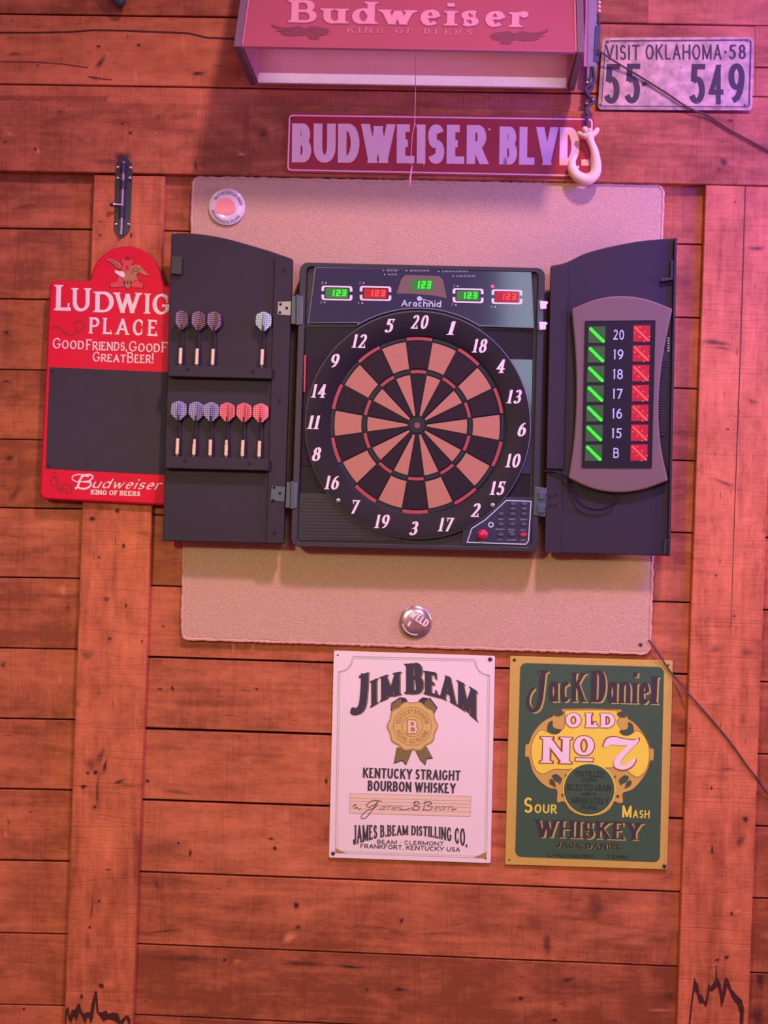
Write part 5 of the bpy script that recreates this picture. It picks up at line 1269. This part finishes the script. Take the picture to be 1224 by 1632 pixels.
b.prism([tl_, tr_, Vector((tr_.x, -.020, tr_.z)), Vector((tl_.x, -.020, tl_.z))], [p+Vector((0, 0, .006)) for p in (tl_, tr_, Vector((tr_.x, -.020, tr_.z)), Vector((tl_.x, -.020, tl_.z)))], SHADE); b.build('top_panel', t)
for e, q, dx in (('l', fl, -.013), ('r', fr_, .013)):
    b = MB()
    qb = Vector((q.x, -.020, (bl if e == 'l' else br).z))
    prof_ = [q+Vector((0, -.004, -.002)), qb+Vector((0, 0, -.002)), Vector((q.x, -.020, q.z+HT+.006)), q+up+Vector((0, -.004, .006))]
    b.prism(prof_, [p+Vector((dx, 0, 0)) for p in prof_], FRAMEGR); b.build('end_frame', t, bevel=.001)
    b = MB(); s_ = 1 if e == 'l' else -1
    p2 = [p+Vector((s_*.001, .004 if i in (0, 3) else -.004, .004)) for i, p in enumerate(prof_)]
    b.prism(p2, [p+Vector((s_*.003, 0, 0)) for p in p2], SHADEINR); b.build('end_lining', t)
b = MB()
p0, p1 = (464, 36), (843, 44)
for g, m_, lf, pj in ((.035, SHADEDK, .0006, 0), (0, SHADEPALE, .0010, 0)):
    st_ = style(.25, .09, 12, serif=.11, sth=.07, sp=.14, ws=1.2, grow=g)
    text(b, 'Budweiser', line(p0, p1, 35), st_, m_, lambda x, y: front(x, y, lf))
text(b, 'KING OF BEERS', line((554, 52.5), (752, 56), 8.5), style(.16, .07, 12, serif=.12, sth=.08, sp=.55, word=.9), SHADEPALE2, lambda x, y: front(x, y, .0008))
lab(b.build('lettering', t), 'pale pink lettering')
for mir in (1, -1):
    b = MB(); F_ = (lambda x, y: (x, y)) if mir > 0 else (lambda x, y: (1306.5-x, y+8))
    wing = [(432, 38), (440, 42), (456, 45), (476, 42), (486, 46), (496, 42), (520, 45), (526, 50), (520, 56), (510, 57), (508, 63), (494, 63), (488, 56), (470, 58), (455, 57), (446, 54), (452, 52), (438, 50), (446, 48), (434, 43)]
    b.poly([front(*F_(x, y), .0007) for x, y in wing], SHADEBR); lab(b.build('emblem', t), 'dull brown spread eagle mark')
b = MB()
b.tube(spline([P(663, 84, .2), P(662.5, 120, .19), P(661.5, 170, .18), P(660.5, 198, .18), P(657.5, 215, .18), P(655.5, 240, .18), P(655, 262, .18)], 5), .0007, STRING, 6)
b.tube(spline([P(661, 196, .18), P(667, 208, .18), P(671, 225, .18), P(672.5, 250, .18), P(676, 264, .18)], 5), .0006, STRING, 6)
b.tube(spline([P(657, 264, .18), P(655, 275, .18), P(653.5, 286, .18), P(653.5, 297, .18)], 4), [.0008, .001, .0012, .0016, .002, .0018, .0014, .0018, .0022, .0018, .0012, .001, .0008], STRING, 8)
lab(b.build('pull_string', t, smooth=True), 'thin pink pull string')

# ================================================================== HANGING HOOK
WK = 0.040
def HQ(q): return sub(q, 890, 0, .18987)
t = thing('hanging_hook', 'cream carved hook hanging on a knotted cord at the end of the lamp shade', 'hook', P(932, 297, WK))
b = MB(); prof = [(258, 1100, .0050), (252, 1122, .0082), (262, 1160, .0080), (280, 1210, .0070), (300, 1260, .0078), (315, 1330, .0085), (320, 1400, .0095), (305, 1460, .0105), (260, 1500, .0112), (205, 1500, .0112), (150, 1470, .0108), (118, 1420, .0098), (112, 1370, .0080), (128, 1330, .0055), (155, 1300, .0020)]
pp = spline([P(*HQ([(x, y)])[0], WK) for x, y, r in prof], 5); rr = []
for i in range(len(prof)-1):
    for k_ in range(5): rr.append(lerp(prof[i][2], prof[i+1][2], k_/5))
rr.append(prof[-1][2])
b.tube(pp, rr, BONE, 14)
b.tube(spline([P(*HQ([p])[0], WK) for p in [(160, 1112), (200, 1130), (255, 1142), (302, 1118), (334, 1074)]], 5), [.0030, .0036, .0042, .0048, .0053, .0058, .0064, .007, .0074, .0076, .0074, .0070, .0066, .0064, .0062, .006, .0058, .0054, .005, .0042, .0030], BONE, 10)
b.tube(spline([P(*HQ([p])[0], WK) for p in [(128, 1440), (150, 1415), (172, 1395)]], 4), [.006, .006, .0055, .005, .004, .003, .0025, .002, .0012], BONE, 8)
b.build('hook', t, smooth=True)
b = MB()
for c_, r_, sy in (((222, 1085), .0058, 1.0), ((262, 1092), .0035, 1.2)): b.ball(P(*HQ([c_])[0], WK+.006), r_, BONE, 12, sy)
b.build('bead', t, smooth=True)
b = MB()
b.tube(spline([P(*HQ([p])[0], WK) for p in [(275, 560), (270, 640), (245, 700), (290, 730), (235, 790), (285, 830), (225, 870), (250, 930), (240, 1000), (245, 1080)]], 6), .0036, CORD, 8)
b.tube(spline([P(*HQ([p])[0], WK+.003) for p in [(290, 560), (300, 680), (230, 740), (260, 810), (305, 850), (240, 900), (235, 960)]], 6), .0032, CORD, 8)
b.build('knotted_cord', t, smooth=True)
b = MB()
for c_ in ((240, 692), (288, 835), (235, 868)): b.ball(P(*HQ([c_])[0], WK+.005), .0036, CHROME, 10, .8)
lab(b.build('knot_bead', t, smooth=True), 'shiny metal beads in the cord')
b = MB(); s0, s1 = HQ([(248, -900), (300, -900)])[0], HQ([(300, -900)])[0]
b.slab(HQ([(262, -620), (322, -620), (318, 560), (300, 700), (238, 690), (243, 540)]), WK-.001, WK+.001, STRAP)
b.build('strap', t, bevel=.0004)
b = MB(); b.slab(HQ([(232, -620), (262, -620), (262, 120), (243, 560), (212, 556), (228, 120)]), WK-.002, WK-.0012, mat('pink_trim', (.62, .22, .36), .5)); lab(b.build('strap_edge', t), 'pink edge of the strap')

# pull chain with sleeve beside the strap
t = thing('pull_chain', 'white beaded pull chain ending in a black sleeve beside the licence plate', 'pull chain', P(952, 101, .042))
b = MB(); bx = HQ([(306, 215), (356, 205), (340, 525), (290, 520)]); b.slab(rrect(bx, 2, 4), .033, .042, CLIP); b.build('sleeve', t, bevel=.0025)
b = MB(); (p, q) = HQ([(335, 110), (340, 210)]); b.tube([P(p[0], p[1], .038), P(q[0], q[1], .038)], .0024, CORD, 8); b.build('link', t, smooth=True)
for i in range(14):
    (c_,) = HQ([(343, 92-i*36)]); b = MB(); b.ball(P(c_[0], c_[1], .038), .0030, WHITE, 10); b.build('bead', t, smooth=True)

# ================================================================== CABLES
def cable(label, pts, r):
    b = MB(); b.tube(spline([P(x, y, w) for x, y, w in pts], 8), r, CABLE, 8)
    o = b.build('cable', None, smooth=True, origin=P(*pts[-1])); o['label'] = label; o['category'] = 'cable'
cable('brown cable slung across the licence plate', [(952, 78, .05), (962, 86, .045), (985, 101, .035), (1020, 122, .030), (1060, 147, .030), (1098, 172, .029), (1130, 185, .026), (1160, 205, .025), (1195, 224, .025), (1226, 240, .025), (1300, 275, .024), (1420, 330, .023)], .0019)
cable('thin dark cable running down over the green sign corner and the post', [(1034, 1020, .012), (1040, 1028, .014), (1056, 1052, .011), (1068, 1070, .009), (1084, 1089, .012), (1098, 1106, .023), (1130, 1142, .0225), (1162, 1180, .0225), (1192, 1222, .0225), (1206, 1240, .022), (1226, 1268, .006), (1300, 1350, .004), (1420, 1480, .004)], .0017)

# ================================================================== FIXTURE AT THE TOP EDGE
t = thing('wall_bracket', 'dark rounded bracket end poking in at the top edge of the wall', 'bracket', P(196, 14, .0))
b = MB()
b.tube(spline([P(150, -60, .02), P(165, -30, .022), P(180, -10, .022), P(190, 2, .020), P(196, 8, .014)], 5), [.010]*8+[.0105]*8+[.0115, .0115, .011, .010, .006], CLIP, 12); b.build('arm', t, smooth=True)
b = MB(); b.slab(circ(150, -62, 12, 20), 0.0, .024, CLIP); b.build('foot', t, bevel=.002)

for o in list(bpy.data.objects):
    if '_org' in o.keys(): del o['_org']
